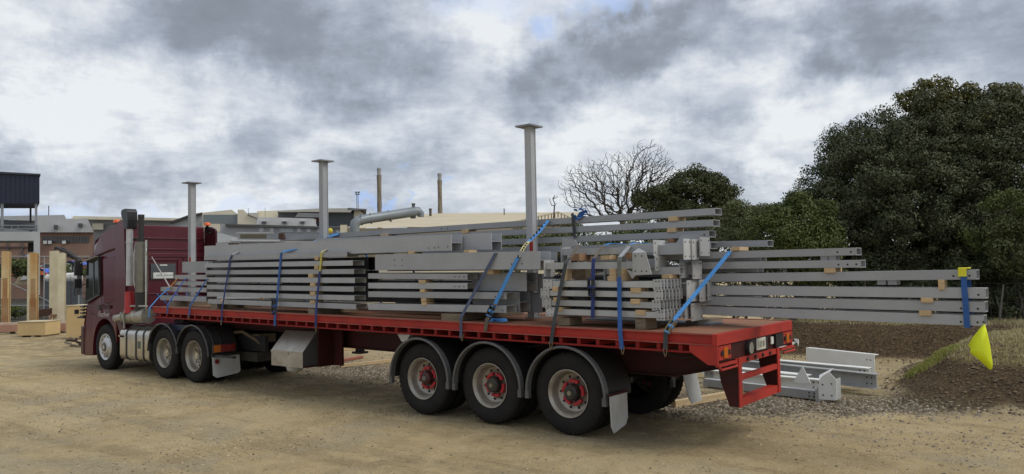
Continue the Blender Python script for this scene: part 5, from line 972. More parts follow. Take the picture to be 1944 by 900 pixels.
def tree(name, label, ells, nclump, cr, nl, ls, m, seed, base, cat='tree', group=None, tr_r=.16, limbs=14):
    r = root(name, label, cat, base, group); v, f, C_ = crown(ells, nclump, cr, nl, ls, seed); me = np_mesh('crown', v-np.array(base), f, [m], False); link_obj('crown', me, r)
    g = G(); b = np.array(base); top = np.array(ells[0][0]); rg = np.random.default_rng(seed+1)
    m1 = b+(top-b)*.45; g.tube([b-np.array([0, 0, .2]), (b+m1)/2+rg.normal(0, .1, 3), m1, b+(top-b)*.9], [tr_r, tr_r*.8, tr_r*.6, tr_r*.25], 8)
    for k in rg.choice(len(C_), min(limbs, len(C_)), replace=False):
        s_ = b+(top-b)*rg.uniform(.25, .7); g.tube([s_, (s_+C_[k])/2+rg.normal(0, .15, 3), C_[k]], [tr_r*.4, tr_r*.25, tr_r*.08], 6)
    part('trunk', g, bark, r); return r
def E_(px, py, dep, rx, ry, rd=None):      # ellipsoid crown lobe from its seen centre, distance and seen radii
    P = CAM+dep*ray(px, py); s_ = dep/FPX; return (tuple(P), (rx*s_, rx*s_*.9 if rd is None else rd, ry*s_))
lf_d = leafmat('dark_evergreen_leaves', (.030, .040, .018), (.095, .110, .050)); lf_m = leafmat('grey_green_leaves', (.036, .046, .022), (.125, .135, .072)); lf_o = leafmat('olive_leaves', (.060, .066, .020), (.150, .140, .050)); lf_g = leafmat('bright_green_leaves', (.042, .058, .018), (.115, .140, .042)); lf_l = leafmat('shrub_leaves', (.055, .070, .026), (.165, .180, .080))
def gb(px, d, z_=.0): P = CAM+d*ray(px, 620); return (float(P[0]), float(P[1]), z_)
tree('broadleaf_tree', 'large dark rounded evergreen tree filling the right edge of the photo', [E_(1800, 400, 21, 140, 190), E_(1790, 300, 21.3, 120, 125), E_(1905, 330, 21, 115, 155), E_(1700, 415, 20.6, 135, 175), E_(1890, 500, 20, 140, 120), E_(1740, 530, 20.6, 150, 90)], 1150, .31, 240, .068, lf_m, 3, gb(1800, 21), tr_r=.3, limbs=50)
tree('broadleaf_tree', 'olive topped tree crown rising highest above the large evergreen', [E_(1770, 205, 21.8, 62, 48), E_(1850, 205, 22, 75, 40), E_(1925, 225, 22, 45, 35), E_(1835, 250, 21.6, 95, 45)], 150, .30, 220, .085, lf_o, 5, gb(1840, 22.5), tr_r=.2, limbs=26)
tree('broadleaf_tree', 'darkest dense tree forming the left shoulder behind the large evergreen', [E_(1676, 388, 22.2, 145, 172), E_(1602, 430, 22, 84, 122), E_(1640, 350, 22, 85, 105)], 520, .31, 230, .065, lf_d, 8, gb(1620, 23), tr_r=.22, limbs=20)
tree('broadleaf_tree', 'mid green bushy tree at the foot of the dark left shoulder', [E_(1520, 420, 19, 58, 48), E_(1475, 455, 18.6, 60, 52), E_(1540, 480, 18.5, 55, 60)], 150, .27, 240, .065, lf_g, 9, gb(1510, 19), tr_r=.12, limbs=14)
tree('broadleaf_tree', 'dark tree with an uneven top right of the bare tree', [E_(1322, 388, 38, 70, 62), E_(1250, 388, 38.4, 42, 34), E_(1375, 378, 37.8, 20, 26), E_(1340, 410, 37.6, 55, 50)], 260, .42, 200, .12, leafmat('brown_green_leaves', (.035, .044, .018), (.095, .105, .045)), 10, gb(1310, 38), tr_r=.3, limbs=24)
tree('shrub', 'pale green shrub between the dark tree and the mid green bushy tree', [E_(1405, 432, 24, 38, 42), E_(1440, 440, 23, 30, 40)], 90, .28, 200, .07, lf_l, 12, gb(1415, 24), 'shrub', tr_r=.06, limbs=10)
tree('broadleaf_tree', 'dark evergreen tree just beyond the right edge of the photo', [E_(2060, 400, 22, 130, 190), E_(2040, 520, 21, 120, 110)], 300, .36, 170, .085, lf_m, 4, gb(2050, 22), tr_r=.25, limbs=16)
SH = [(1395, 520, 22, 60, 80, lf_d, 'dark shrub behind the overhanging tubes nearest the load'), (1480, 545, 21.5, 70, 70, lf_d, 'dark low shrub behind the overhanging tubes, second from the load'), (1570, 560, 21, 75, 62, lf_m, 'grey green low shrub behind the tubes with bolt holes'), (1670, 570, 20, 80, 58, lf_d, 'dark low shrub behind the middle of the long tubes'), (1770, 575, 19, 75, 55, lf_m, 'grey green low shrub behind the yellow cap'),
      (1860, 560, 18.5, 70, 62, lf_d, 'dark low shrub behind the wire fence at the right'), (1935, 470, 18, 48, 62, lf_l, 'pale flowering shrub at the right edge of the photo'), (1925, 395, 18, 40, 30, lf_g, 'bright green sprig in the crown at the right edge'), (1880, 455, 18.6, 38, 32, lf_g, 'bright green shrub left of the pale flowering one')]
for i, (px, py, d, rx, ry, m_, lab) in enumerate(SH): tree('shrub', lab, [E_(px, py, d, rx, ry, .9)], int(55*rx*ry/4200), .24, 230, .062, m_, 30+i, gb(px, d, .5), 'shrub', 'shrubs beyond the fence', tr_r=.04, limbs=8)
# low scrub seen between the raised tubes
for i, (px, py, d, rx, ry, m_, lab) in enumerate([(960, 482, 30, 60, 40, lf_g, 'green scrub seen through the tubes left of the rear load post'), (1080, 478, 30, 75, 46, lf_l, 'yellowish scrub seen through the tubes right of the rear load post'), (1200, 472, 30, 75, 50, lf_l, 'pale scrub seen through the tubes under the bare tree'), (1310, 476, 30, 70, 58, lf_m, 'grey green scrub behind the tube ends')]):
    tree('shrub', lab, [E_(px, py, d, rx, ry, 1.2)], 75, .34, 110, .11, m_, 60+i, gb(px, d, 0), 'shrub', 'scrub seen between the raised tubes', tr_r=.05, limbs=6)
# bare trees: twigs reach for points spread through the crown, limbs thicken towards the root
def bare(label, base, ells, n, seed, name='bare_tree', r0=.0068, low=0):
    rg = np.random.default_rng(seed); P = []
    for c, r, k in ells:
        d = rg.normal(size=(k, 3)); d /= np.linalg.norm(d, axis=1)[:, None]; P.append(np.array(c)+d*np.array(r)*(rg.random(k)**.42)[:, None])
    P = np.concatenate(P); b = np.array(base, float); P = P[P[:, 2] > b[2]+.5]; P = P[np.argsort(np.linalg.norm(P-b, axis=1))]
    nodes = [b]; par = [-1]; dist = [0.0]
    for q in P:
        A_ = np.array(nodes); d = np.linalg.norm(A_-q, axis=1); back = np.maximum(0, (A_[:, 2]-q[2]))*1.2; cost = d+.32*np.array(dist)+back; k = int(np.argmin(cost)); p0 = nodes[k]; L_ = d[k]
        m = max(1, int(L_/.45)); prev = k
        for i in range(1, m+1):
            f_ = i/m; w_ = p0*(1-f_)+q*f_+(rg.normal(0, .05, 3)*L_*.6 if i < m else 0)-np.array([0, 0, .10*L_*math.sin(math.pi*f_)]); nodes.append(w_); par.append(prev); dist.append(dist[prev]+L_/m); prev = len(nodes)-1
    cnt = np.ones(len(nodes))
    for i in range(len(nodes)-1, 0, -1): cnt[par[i]] += cnt[i]
    rad = r0*cnt**.39; g = G()
    for i in range(1, len(nodes)):
        r1 = rad[i]; r2 = min(rad[par[i]], r1*1.5); g.tube([nodes[par[i]], nodes[i]], [r2, r1], 5 if r1 > .03 else 3)
    r = root(name, label, 'tree', base); part('trunk', g, mat('bare_bark', (.06, .05, .042), .9, 0, (.035, .03, .026), 6), r)
def sph(px, py, d, rx, ry): c = CAM+d*ray(px, py); s_ = d/FPX; return tuple(c), (rx*s_, rx*s_*.8, ry*s_)
bb = CAM+40*ray(1186, 470); bare('wide spreading bare tree with fine twigs behind the raised tubes', tuple(bb), [sph(1180, 352, 40, 118, 68)+(1700,), sph(1232, 305, 40, 42, 44)+(260,), sph(1110, 350, 40, 56, 50)+(380,), sph(1262, 330, 40, 46, 34)+(260,)], 0, 4)
bb = CAM+36*ray(1050, 440); bare('small bare sapling with a single fork left of the bare tree', tuple(bb), [sph(1052, 385, 36, 12, 18)+(14,)], 0, 14, r0=.012)
Rr = _r

# ------------------------------------------------------------------ buildings and works beyond (rooted in the view-aligned frame, real distances)
def bgroot(name, label, cat, d, group=None):
    P = CAM+d*FH; return root(name, label, cat, (float(P[0]), float(P[1]), 0), group, YAW)
def bpt(px, py, d, d0): a, z_ = bg(px, py, d); return a, d-d0, z_
def bpoly(g, pts, d0, d, dd, mi=0):     # front polygon at distance d extruded dd away
    n = len(pts); f = [bpt(px, py, d, d0) for px, py in pts]; sk = dd*sum(a for a, q, z_ in f)/n/d; b = [(a+sk, q+dd, z_) for a, q, z_ in f]
    g.add(f+b, [tuple(range(n)), tuple(range(2*n-1, n-1, -1))]+[(i, i+n, (i+1) % n+n, (i+1) % n) for i in range(n)], mi); return g
def quad(g, pts, mi=0):       # pts: (a, d, z)
    return g.add(pts, [(0, 1, 2, 3)], mi)
cream = mat('cream_cladding', (.72, .66, .50), .7, 0, (.66, .60, .46), .3); cream_r = mat('cream_roof_sheet', (.52, .45, .31), .7, 0, (.45, .39, .27), .25); cgrey = mat('grey_corrugated', (.40, .40, .40), .6, 0, (.34, .34, .34), .3)
rgrey = mat('grey_roof_sheet', (.52, .52, .51), .6, 0, (.44, .44, .43), .3); brick_m = mat('brown_brick', (.30, .185, .13), .85, 0, (.25, .155, .115), .6); winm = mat('far_window', (.07, .08, .09), .2); bldark = mat('dark_shed_wall', (.10, .11, .12), .7); glassb = mat('green_grey_glazing', (.19, .23, .235), .3); wpan = mat('white_panel', (.62, .63, .63), .5); navy = mat('navy_cladding', (.020, .026, .055), .6, 0, (.017, .022, .048), .8)
def building(name, label, d, walls, extra=(), dd=12, group='factory buildings beyond the yard', wm=cream):
    r = bgroot(name, label, 'building', d, group); g = G(); bpoly(g, walls, d, d, dd); yb = max(p[1] for p in walls); nw = len(walls)
    g.v = [(v[0], v[1], 0.0) if walls[i % nw][1] >= yb-1 else v for i, v in enumerate(g.v)]; lpart('wall', g, wm, r)
    for nm, pts, m_, off, dp in extra: g = G(); bpoly(g, pts, d, d-off, dp); lpart(nm, g, m_, r)
    return r
R_ = lambda x0, y0, x1, y1: [(x0, y1), (x1, y1), (x1, y0), (x0, y0)]
ex = [('roof', [(64, 441), (178, 441), (166, 415), (70, 416)], rgrey, .6, 8), ('wall_band', R_(70, 464, 176, 500), brick_m, .2, .3)]
for k in range(15): ex.append(('window', R_(80+k*6, 449, 84.4+k*6, 461), winm, .08, .08))
for x0 in (82, 91, 118): ex.append(('air_conditioner', R_(x0, 457, x0+7, 463), white_p, .5, .5))
ex += [('roof_vent', R_(102, 427, 110, 434), bldark, 1.2, 1.2), ('roof_vent', R_(148, 424, 157, 430), bldark, 1.2, 1.2)]
building('brick_building', 'brown brick works building with a grey sloping roof and a strip of windows', 85, R_(68, 438, 178, 520), ex, wm=brick_m)
building('brick_building', 'brown brick building seen under the white gantry at the left edge', 84, R_(-80, 450, 62, 520), [('string_course', R_(-80, 468, 62, 471), mat('dark_brick_band', (.10, .06, .05), .8), .1, .1), ('downpipe', R_(14, 452, 16, 500), bldark, .2, .2), ('downpipe', R_(41, 452, 43, 500), bldark, .2, .2)], wm=brick_m)
building('long_shed', 'long pale roofed shed behind the brick building', 120, R_(-40, 417, 150, 450), [('roof', [(-40, 417), (128, 420), (122, 408), (-40, 411)], rgrey, 1, 10), ('wall_panel', R_(118, 421, 148, 430), cream, .3, .3)], wm=cgrey)
building('long_shed', 'long cream roofed shed showing above the truck cab', 130, R_(138, 418, 420, 455), [('roof', [(134, 416), (420, 420), (420, 416), (140, 410)], cream, 2, 14), ('roof_panel', R_(175, 424, 196, 436), cream, 1, .5), ('pipe', [(196, 428), (230, 424), (230, 422), (196, 426)], bldark, 4, .4)], wm=cgrey)
building('gabled_house', 'dark gabled roof left of the front load post', 118, [(322, 470), (385, 470), (385, 405), (355, 410), (322, 425)], [('roof', [(322, 425), (322, 421), (358, 408), (385, 403), (385, 407), (358, 412)], mat('dark_tile', (.07, .065, .06), .8), .5, 8)], wm=cgrey)
building('office_block', 'cream block with a wide green grey window and a sloping right wing', 110, [(384, 470), (474, 470), (474, 424), (440, 398), (384, 404)], [('window', R_(386, 407.5, 451, 424.5), glassb, .1, .1), ('side_wing', [(451, 427), (489, 427), (493, 415), (470, 406), (462, 398), (451, 398)], cream, .6, 10), ('gutter', [(470, 408), (494, 417), (494, 416), (470, 406.5)], bldark, .9, .3), ('wall_lower', R_(386, 426, 418, 440), cream, .3, 2), ('mast', R_(471, 395, 471.8, 408), bldark, 1, .1), ('mast', R_(503, 394, 503.7, 412), bldark, 1, .1)])
building('long_shed', 'grey corrugated long shed with white panels behind the load', 95, [(418, 470), (662, 470), (662, 431), (430, 425), (418, 425)], [('roof', [(428, 429), (662, 435), (662, 431.5), (428, 425)], mat('dark_gutter', (.10, .10, .09), .7), .5, 5)]+[('white_panel', R_(x0, 432+(x0-490)*.012, x0+8, 440+(x0-490)*.012), wpan, .1, .1) for x0 in (492, 512, 564, 582, 602, 638)]+[('window', R_(532, 433, 557, 441), mat('pale_window', (.45, .5, .5), .3), .1, .1), ('wall_low', R_(520, 444, 600, 456), mat('blue_grey_wall', (.26, .27, .30), .7), 4, 2), ('roof_low', R_(448, 441, 520, 443.5), mat('pale_gutter', (.5, .5, .48), .6), 4, 1), ('brown_wall', R_(456, 445, 506, 452), mat('olive_brown', (.14, .125, .08), .8), 5, 1)], wm=cgrey)
building('long_shed', 'grey roofed shed with small dormer vents behind the cream block', 104, R_(486, 416, 600, 440), [('roof', [(486, 426), (602, 430), (596, 415), (490, 412)], rgrey, .5, 6)]+[('dormer', R_(x0, 420, x0+8, 424.5), bldark, 1.4, 1) for x0 in (497, 536, 570)]+[('dormer_cap', R_(x0-1, 418.6, x0+9, 420), wpan, 1.6, 1.2) for x0 in (497, 536, 570)], wm=cgrey)
building('cream_shed', 'cream curved-end shed behind the dormer roof', 116, [(488, 440), (552, 440), (548, 412), (530, 399.5), (488, 401)], [('dark_bay', R_(470, 404, 490, 415), cgrey, .2, 5)])
building('cream_shed', 'dark walled hall with a flat overhanging roof left of the chimneys', 112, [(528, 470), (675, 470), (675, 404), (528, 404)], [('roof', [(526, 402), (666, 403), (670, 395), (600, 396), (526, 400)], mat('tan_fascia', (.48, .46, .40), .7), 1.5, 14), ('canopy', [(660, 399), (696, 398.5), (696, 396.8), (660, 394.4)], mat('grey_canopy', (.20, .20, .20), .6), 1.5, 10), ('end_bay', [(672, 440), (696, 440), (690, 405), (682, 400), (672, 400)], cream, .3, 6), ('red_bay', R_(591, 412, 609, 422), mat('faded_red_wall', (.20, .06, .05), .8), .2, .2), ('white_bay', R_(578, 412, 591, 420), wpan, .2, .2), ('awning', [(560, 412), (610, 413), (606, 405), (566, 404)], mat('grey_awning', (.20, .20, .20), .7), 2, 3), ('sill', R_(590, 429, 664, 433), bldark, .5, .5)], wm=bldark)
building('white_roof_shed', 'small white roofed lean-to beside the maroon side fin', 70, [(405, 480), (620, 480), (620, 458), (440, 456), (405, 458)], [('roof', [(408, 461), (440, 459), (452, 452), (438, 448), (411, 440)], wpan, .3, 5), ('roof_strip', R_(440, 455, 540, 458.5), wpan, .4, 3)], wm=rgrey)
# big cream shed with ribbed roof
d0 = 62; r = bgroot('cream_shed', 'large cream ribbed roof shed behind the raised tubes', 'building', d0, 'factory buildings beyond the yard')
g = G(); bpoly(g, [(652, 520), (1085, 520), (1085, 430), (652, 434)], d0, d0+.3, 20); lpart('wall', g, cream, r)
g = G(); e0 = [bpt(x_, y_, d0, d0) for x_, y_ in ((655, 432), (760, 432), (1085, 426))]; rd = [bpt(x_, y_, d0+26, d0) for x_, y_ in ((760, 408.5), (840, 405), (1100, 402.5))]
g.add(e0+rd, [(0, 1, 4, 3), (1, 2, 5, 4)]); bk = [(a, q+12, z_-2.5) for a, q, z_ in rd]; g.add(rd+bk, [(0, 1, 4, 3), (1, 2, 5, 4)]); lpart('roof', g, cream_r, r)
g = G()
for k in range(130):
    f_ = k/129; x_ = 656+f_*428; a, q, z_ = bpt(x_, 431, d0, d0); g.box(a-.03, a+.03, -.06, .02, z_-2.6, z_-.1)
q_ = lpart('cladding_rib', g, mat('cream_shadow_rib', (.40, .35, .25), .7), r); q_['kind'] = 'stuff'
g = G(); bpoly(g, [(646, 460), (659, 460), (659, 427), (646, 427)], d0, d0-2, 2); lpart('corner_trim', g, cream, r); g = G(); bpoly(g, [(1084, 412), (1060, 401), (1010, 412), (955, 424), (955, 426), (1010, 415), (1060, 404), (1084, 415)][::-1], d0, d0-1.5, .3); lpart('gable_trim', g, cream, r)
g = G()
for k in range(20):
    x_ = 960+k*6.2; y_ = 425-(x_-955)*.212 if x_ < 1060 else 403+(x_-1060)*.42; a, q, z_ = bpt(x_, y_, d0-1.6, d0); g.box(a-.035, a+.035, q-.1, q, z_-.42, z_-.02)
q_ = lpart('dentil', g, mat('brown_trim', (.16, .11, .07), .8), r)
# duct on that roof
r = bgroot('ventilation_duct', 'fat bent grey ventilation duct lying up the cream roof', 'duct', 58); duct = mat('galvanised_duct', (.21, .24, .26), .45, .2, (.17, .195, .215), .6)
def dp(x_, y_, d_): a, z_ = bg(x_, y_, d_); return (a, d_-58, z_)
g = G(); g.tube([dp(674, 450, 58), dp(673, 432, 58), dp(674, 424, 58), dp(682, 418.5, 58.2), dp(694, 416, 58.5), dp(740, 409, 60), dp(786, 402, 62)], [.38, .38, .38, .37, .37, .38, .40], 16); g.tube([dp(786, 402, 62), dp(794, 401.5, 62.2), dp(799, 406, 62.2), dp(799, 412, 62.2)], [.40, .38, .3, .26], 14); part_ = lpart('duct_body', g, duct, r)
g = G()
for x_, y_, d_ in ((686, 417.5, 58.3), (704, 414.8, 58.8), (738, 409.4, 60), (787, 402, 62)):
    c = Vector(dp(x_, y_, d_)); g.cyl(c-Vector((.04, 0, .0)), c+Vector((.04, 0, .008)), .43, n=18)
lpart('duct_band', g, mat('duct_seam', (.12, .14, .16), .5), r)
g = G(); a_ = Vector(dp(785, 395, 62)); g.cyl(a_, a_+Vector((0, 0, .32)), .13, n=10); g.cyl(a_+Vector((0, 0, .28)), a_+Vector((0, 0, .38)), .16, n=10); b_ = Vector(dp(742, 414, 60)); g.box(b_.x-.05, b_.x+.05, b_.y-.1, b_.y+.1, b_.z-.3, b_.z); g.box(*(lambda c: (c.x-.3, c.x+.1, c.y-.3, c.y+.1, c.z-.25, c.z+.05))(Vector(dp(787, 409, 62)))); lpart('duct_bracket', g, bldark, r)
# chimneys with strakes
for px, ytop, lab in ((719.5, 319, 'tall slim chimney with spiral strakes, left of two'), (834.5, 329, 'slightly shorter slim chimney with spiral strakes, right of two')):
    r = bgroot('chimney', lab, 'chimney', 95, 'spiral chimneys above the roofs'); a, zt = bg(px, ytop, 95); g = G(); g.cyl((a, 0, 0), (a, 0, zt-.9), .27, n=20); lpart('stack', g, mat('tan_chimney', (.24, .20, .145), .8, 0, (.19, .16, .12), .8), r)
    g = G(); g.cyl((a, 0, zt-.9), (a, 0, zt), .25, n=20); g.cyl((a, 0, zt-.25), (a, 0, zt-.15), .29, n=20); lpart('stack_tip', g, mat('grey_tip', (.32, .33, .33), .6), r)
    g = G()
    for ph in (0, 3.14): g.tube([(a+.275*math.cos(ph+.75*t), .275*math.sin(ph+.75*t), zt-.9-t*.85) for t in np.linspace(0, 9, 60)], .028, 4)
    lpart('strake', g, mat('strake_brown', (.13, .10, .07), .8), r)
r = bgroot('radio_mast', 'thin lattice mast with a small headframe left of the chimneys', 'mast', 140); a, zt = bg(678.5, 364, 140); _, zb_ = bg(678.5, 400, 140); g = G()
for dx, dy in ((-.2, -.2), (.2, -.2), (.2, .2), (-.2, .2)): g.tube([(a+dx, dy, 0), (a+dx*.6, dy*.6, zt)], .035, 4)
for k in range(14): z_ = zt-k*.6; g.tube([(a-.18, -.18, z_), (a+.18, -.18, z_-.6)], .02, 3)
lpart('lattice', g, mat('mast_grey', (.22, .24, .26), .6), r); g = G(); g.box(a-.45, a+.45, -.4, .4, zt-.5, zt-.42); g.box(a-.4, a-.1, -.3, .3, zt-.2, zt+.0); g.box(a+.1, a+.4, -.3, .3, zt-.2, zt); lpart('headframe', g, bldark, r)
for px, y0, y1, w_, d_, lab in ((92.5, 391, 412, 1.6, 120, 'short dark flue above the far left roofs'), (817, 396, 406, 5, 80, 'stubby dark vent on the cream roof ridge'), (957, 396, 404, 2.0, 80, 'tiny post on the cream roof ridge')):
    r = bgroot('roof_flue', lab, 'flue', d_); g = G(); a, z1 = bg(px, y0, d_); _, z0_ = bg(px, y1+4, d_); rr = w_*d_/FPX/2; g.cyl((a, 0, z0_), (a, 0, z1), rr, n=10); g.cyl((a, 0, z1-.1), (a, 0, z1), rr*1.2, n=10); lpart('pipe', g, mat('rusty_flue', (.10, .075, .055), .8), r)
r = bgroot('tank', 'small round yellow ball beside the middle load post', 'float', 50); a, z_ = bg(627, 438, 50); g = G(); g.lathez([(z_+.17*math.sin(t), max(0, .17*math.cos(t))) for t in np.linspace(-1.57, 1.57, 9)], 16, 0, (a, 0)); lpart('ball', g, mat('yellow_ball', (.62, .52, .03), .5), r); r.name = 'yellow_ball'

# ------------------------------------------------------------------ left side: gantry, posts, crates, fence, yard
d0 = 45; r = bgroot('gantry', 'navy clad box raised on grey posts over a white platform at the left edge', 'gantry', d0)
g = G(); bpoly(g, [(-70, 386), (75, 386), (75, 331), (-70, 324)], d0, d0, 3.2); lpart('navy_box', g, navy, r)
g = G(); bpoly(g, [(-70, 326), (77, 333), (77, 330), (-70, 322)], d0, d0-.1, 3.4); lpart('box_capping', g, mat('navy_capping', (.05, .055, .07), .6), r)
for k in range(10):
    g = G(); x_ = -8+k*9; bpoly(g, R_(x_-.25, 332, x_+.25, 385), d0, d0-.02, .02) if 331+(75-x_)*-.04 < 332 else None; 
    if g.v: lpart('cladding_seam', g, mat('navy_capping', (.05, .055, .07), .6), r)
gp2 = mat('gantry_grey', (.30, .32, .34), .5, 0, (.26, .28, .30), .5)
for x0, x1, y0, y1, o_ in ((1, 7, 385, 440, 0), (66, 71, 385, 440, 0)): g = G(); bpoly(g, R_(x0, y0, x1, y1), d0, d0+o_+.1, .2); lpart('post', g, gp2, r)
g = G(); bpoly(g, R_(56, 385, 60, 460), d0, d0+3, .2); lpart('post', g, mat('dark_post', (.04, .05, .06), .6), r); g = G(); bpoly(g, R_(53, 455, 64, 478), d0, d0+2.6, .3); lpart('post', g, black, r)
g = G(); bpoly(g, R_(-70, 440, 76, 457), d0, d0, 2.8); lpart('platform', g, mat('pale_platform', (.52, .53, .53), .6, 0, (.44, .45, .45), .6), r)
g = G(); bpoly(g, R_(64, 457, 76, 560), d0, d0, .35); lpart('column', g, mat('pale_platform', (.52, .53, .53), .6), r)
g = G(); bpoly(g, R_(-70, 427, 74, 428.4), d0, d0, .06); bpoly(g, R_(-70, 434, 74, 435), d0, d0, .06)
for x_ in (-20, 22, 34, 68): bpoly(g, R_(x_-.6, 427, x_+.6, 441), d0, d0, .06)
lpart('handrail', g, gp2, r); g = G(); bpoly(g, [(0, 432), (66, 438), (66, 424), (0, 416)], d0, d0+2.6, .3); lpart('plant_screen', g, mat('grey_blue_plant', (.14, .16, .18), .6), r)
# rusty and cream posts
rust_post = mat('cream_rusting_paint', (.62, .52, .31), .7, 0, (.42, .22, .06), .9, .2, 20, stretch=(1, 1, .35)); cream_post = mat('cream_post_paint', (.66, .60, .43), .65, 0, (.56, .50, .35), 2, dust=((.3, .26, .2), 2, .3))
rust_lo = mat('rust_orange', (.30, .14, .05), .85, 0, (.40, .30, .17), 1.2)
def post(x0, x1, yt, yb, m_, label, d_, rusty=False, base=0):
    r = bgroot('steel_post', label, 'post', d_, 'painted H-section posts at the left'); a0, zt = bg(x0, yt, d_); a1, _ = bg(x1, yt, d_); w_ = a1-a0; z0_ = base
    g = G(); g.box(a0, a1, 0, .02, z0_, zt); g.box(a0, a1, w_*.35, w_*.35+.02, z0_, zt-.03); g.box((a0+a1)/2-.012, (a0+a1)/2+.012, .02, w_*.35, z0_, zt-.01); lpart('shaft', g, m_, r)
    if rusty: g = G(); zz = zt*.42; n_ = 5; g.box(a0+.01, a1-.01, -.004, 0, z0_, zz); g.box(a0+.05, a1-.06, -.004, -.0, zz, zz+.5*zt*.5); lpart('rust_scale', g, rust_lo, r)
    g = G(); g.box(a0-.06, a1+.06, -.06, w_+.04, z0_, z0_+.03); lpart('base_plate', g, mat('rust_brown', (.11, .05, .03), .9), r)
post(3, 17.5, 477, 613, rust_post, 'leftmost cream post with heavy orange rust at its foot', 31, True); post(56.5, 70.5, 480, 606, rust_post, 'cream post with an orange rust streak between the crates', 31.5, True); post(52, 58, 482, 600, cream_post, 'pale post half hidden behind the rust streaked one', 34)
post(94, 102.5, 477, 583, cream_post, 'left slim cream post of the group of three', 34); post(101, 110.5, 476, 590, cream_post, 'middle cream post of the group of three', 33); post(110, 122.5, 480, 615, cream_post, 'right and broadest cream post of the group of three', 30.5)
# crates and timbers
kr = mat('tan_fibreboard', (.56, .41, .20), .75, 0, (.50, .36, .175), 1.5); kr2 = mat('pale_fibreboard_top', (.55, .47, .31), .75)
def crate(x0, xm, x1, yt, yb, label, d_, dp_, top_h=0):
    r = bgroot('packing_crate', label, 'crate', d_); a0, zt = bg(xm, yt, d_); a1, _ = bg(x1, yt, d_); _, z0_ = bg(xm, yb, d_); z0_ = max(z0_, .06); g = G(); g.box(a0, a1, 0, dp_, z0_, zt-.02); lpart('body', g, kr, r, bevel=.01)
    g = G(); g.box(a0-.02, a1+.02, -.02, dp_+.02, zt-.02, zt); lpart('lid', g, kr2, r); g = G(); 
    for f_ in (.05, .5, .85): g.box(a0+(a1-a0)*f_, a0+(a1-a0)*f_+.12, -.01, dp_, 0.0, z0_)
    lpart('skid', g, wood_g, r); g = G(); g.box(a0-.003, a0, .02, dp_-.02, z0_+.02, zt-.04); lpart('side_panel', g, mat('tan_fibreboard_side', (.42, .34, .22), .75), r); return r, a0, a1, z0_, zt
crate(29, 33, 86, 611, 643, 'low tan crate with a paler lid in front of the rusting posts', 28.3, .95)
r_, a0, a1, z0_, zt = crate(113, 125.5, 168, 580, 648, 'tall tan crate partly hidden by the front of the truck', 26.8, 1.1)
g = G(); g.box(a0+.3, a0+.45, -.012, -.002, zt-.3, zt-.15); lpart('crate_slot', g, hole, r_)
r = bgroot('timber_beam', 'long pinkish timber beam on the ground running behind the crates', 'timber', 30); g = G(); aL, zt = bg(-60, 617, 30); aR, _ = bg(168, 617, 30); _, zm = bg(0, 624, 30); g.box(aL, aR, 0, .35, .1, .36); lpart('lower_beam', g, mat('pink_primed_timber', (.42, .23, .16), .75), r); g = G(); g.box(aL, aR, .02, .33, .36, .44); lpart('upper_board', g, mat('pale_pink_board', (.55, .42, .33), .75), r)
g = G()
for k in range(9): q = aL+.6+k*.9; g.box(q, q+.12, .0, .35, -.02, .1)
lpart('bearer', g, wood_g, r)
r = bgroot('steel_channel', 'rusty dark channel lying across behind the low crate', 'beam', 33); g = G(); bpoly(g, [(68, 604), (99, 598), (99, 585), (68, 589)], 33, 33, .25); lpart('rusty_web', g, mat('rust_dark', (.065, .030, .022), .9), r); g = G(); bpoly(g, [(92, 611), (96, 611), (100, 600), (108, 600), (108, 597), (95, 597)], 33, 32.8, .2); lpart('rusty_leg', g, mat('rust_tan', (.24, .15, .09), .9), r)
r = root('scrap_steel', 'low heap of rusty steel offcuts on timber in front of the truck', 'scrap', tuple(at(138, 662, 'Z', 0))); c = at(138, 660, 'Z', 0)
for k in range(9): g = G(); u_ = rng.uniform(-.5, .5); L_ = rng.uniform(.5, 1.0); zz = .03+.055*k*.7; a = rng.uniform(-.4, .4); p0 = Vector((c[0]+u_, c[1]+rng.uniform(-.1, .4), zz)); dv = Vector((math.cos(a), math.sin(a), 0))*L_; g.tube([p0-dv/2, p0+dv/2], .04, 4, sm=False); part('offcut', g, mat('rust_dark', (.065, .030, .022), .9) if k % 3 else wood_g, r)
# chain-link fence with rails
d0 = 42; r = bgroot('chain_link_fence', 'chain-link fence with galvanised rails behind the posts at the left', 'fence', d0); gal = mat('galvanised_rail', (.34, .35, .36), .5, .3)
for py0, py1 in ((487, 487), (580, 580)): g = G(); g.tube([dp2 for dp2 in [(bg(-60, py0, d0)[0], 0, bg(-60, py0, d0)[1]), (bg(330, py1, d0)[0], 0, bg(330, py1, d0)[1])]], .03, 6); lpart('rail', g, gal, r)
g = G(); a0, z0_ = bg(-20, 520, d0); a1, z1_ = bg(100, 576, d0); g.tube([(a0, .05, z0_), (a1, .05, z1_)], .03, 6); lpart('brace', g, gal, r)
for px in (-30, 20, 84, 150, 215): g = G(); a, z_ = bg(px, 487, d0); g.tube([(a, 0, 0), (a, 0, z_)], .035, 6); lpart('fence_post', g, gal, r)
g = G(); a0, zt = bg(-60, 489, d0); a1, _ = bg(330, 489, d0)
k = 0
while a0+k*.20 < a1: g.tube([(a0+k*.20, 0, .05), (a0+k*.20, 0, zt)], .004, 3); k += 1
for j in range(11): g.tube([(a0, 0, .1+j*.22), (a1, 0, .1+j*.22)], .004, 3)
w_ = lpart('wire_mesh', g, mat('mesh_wire', (.12, .12, .12), .6), r); w_['kind'] = 'stuff'
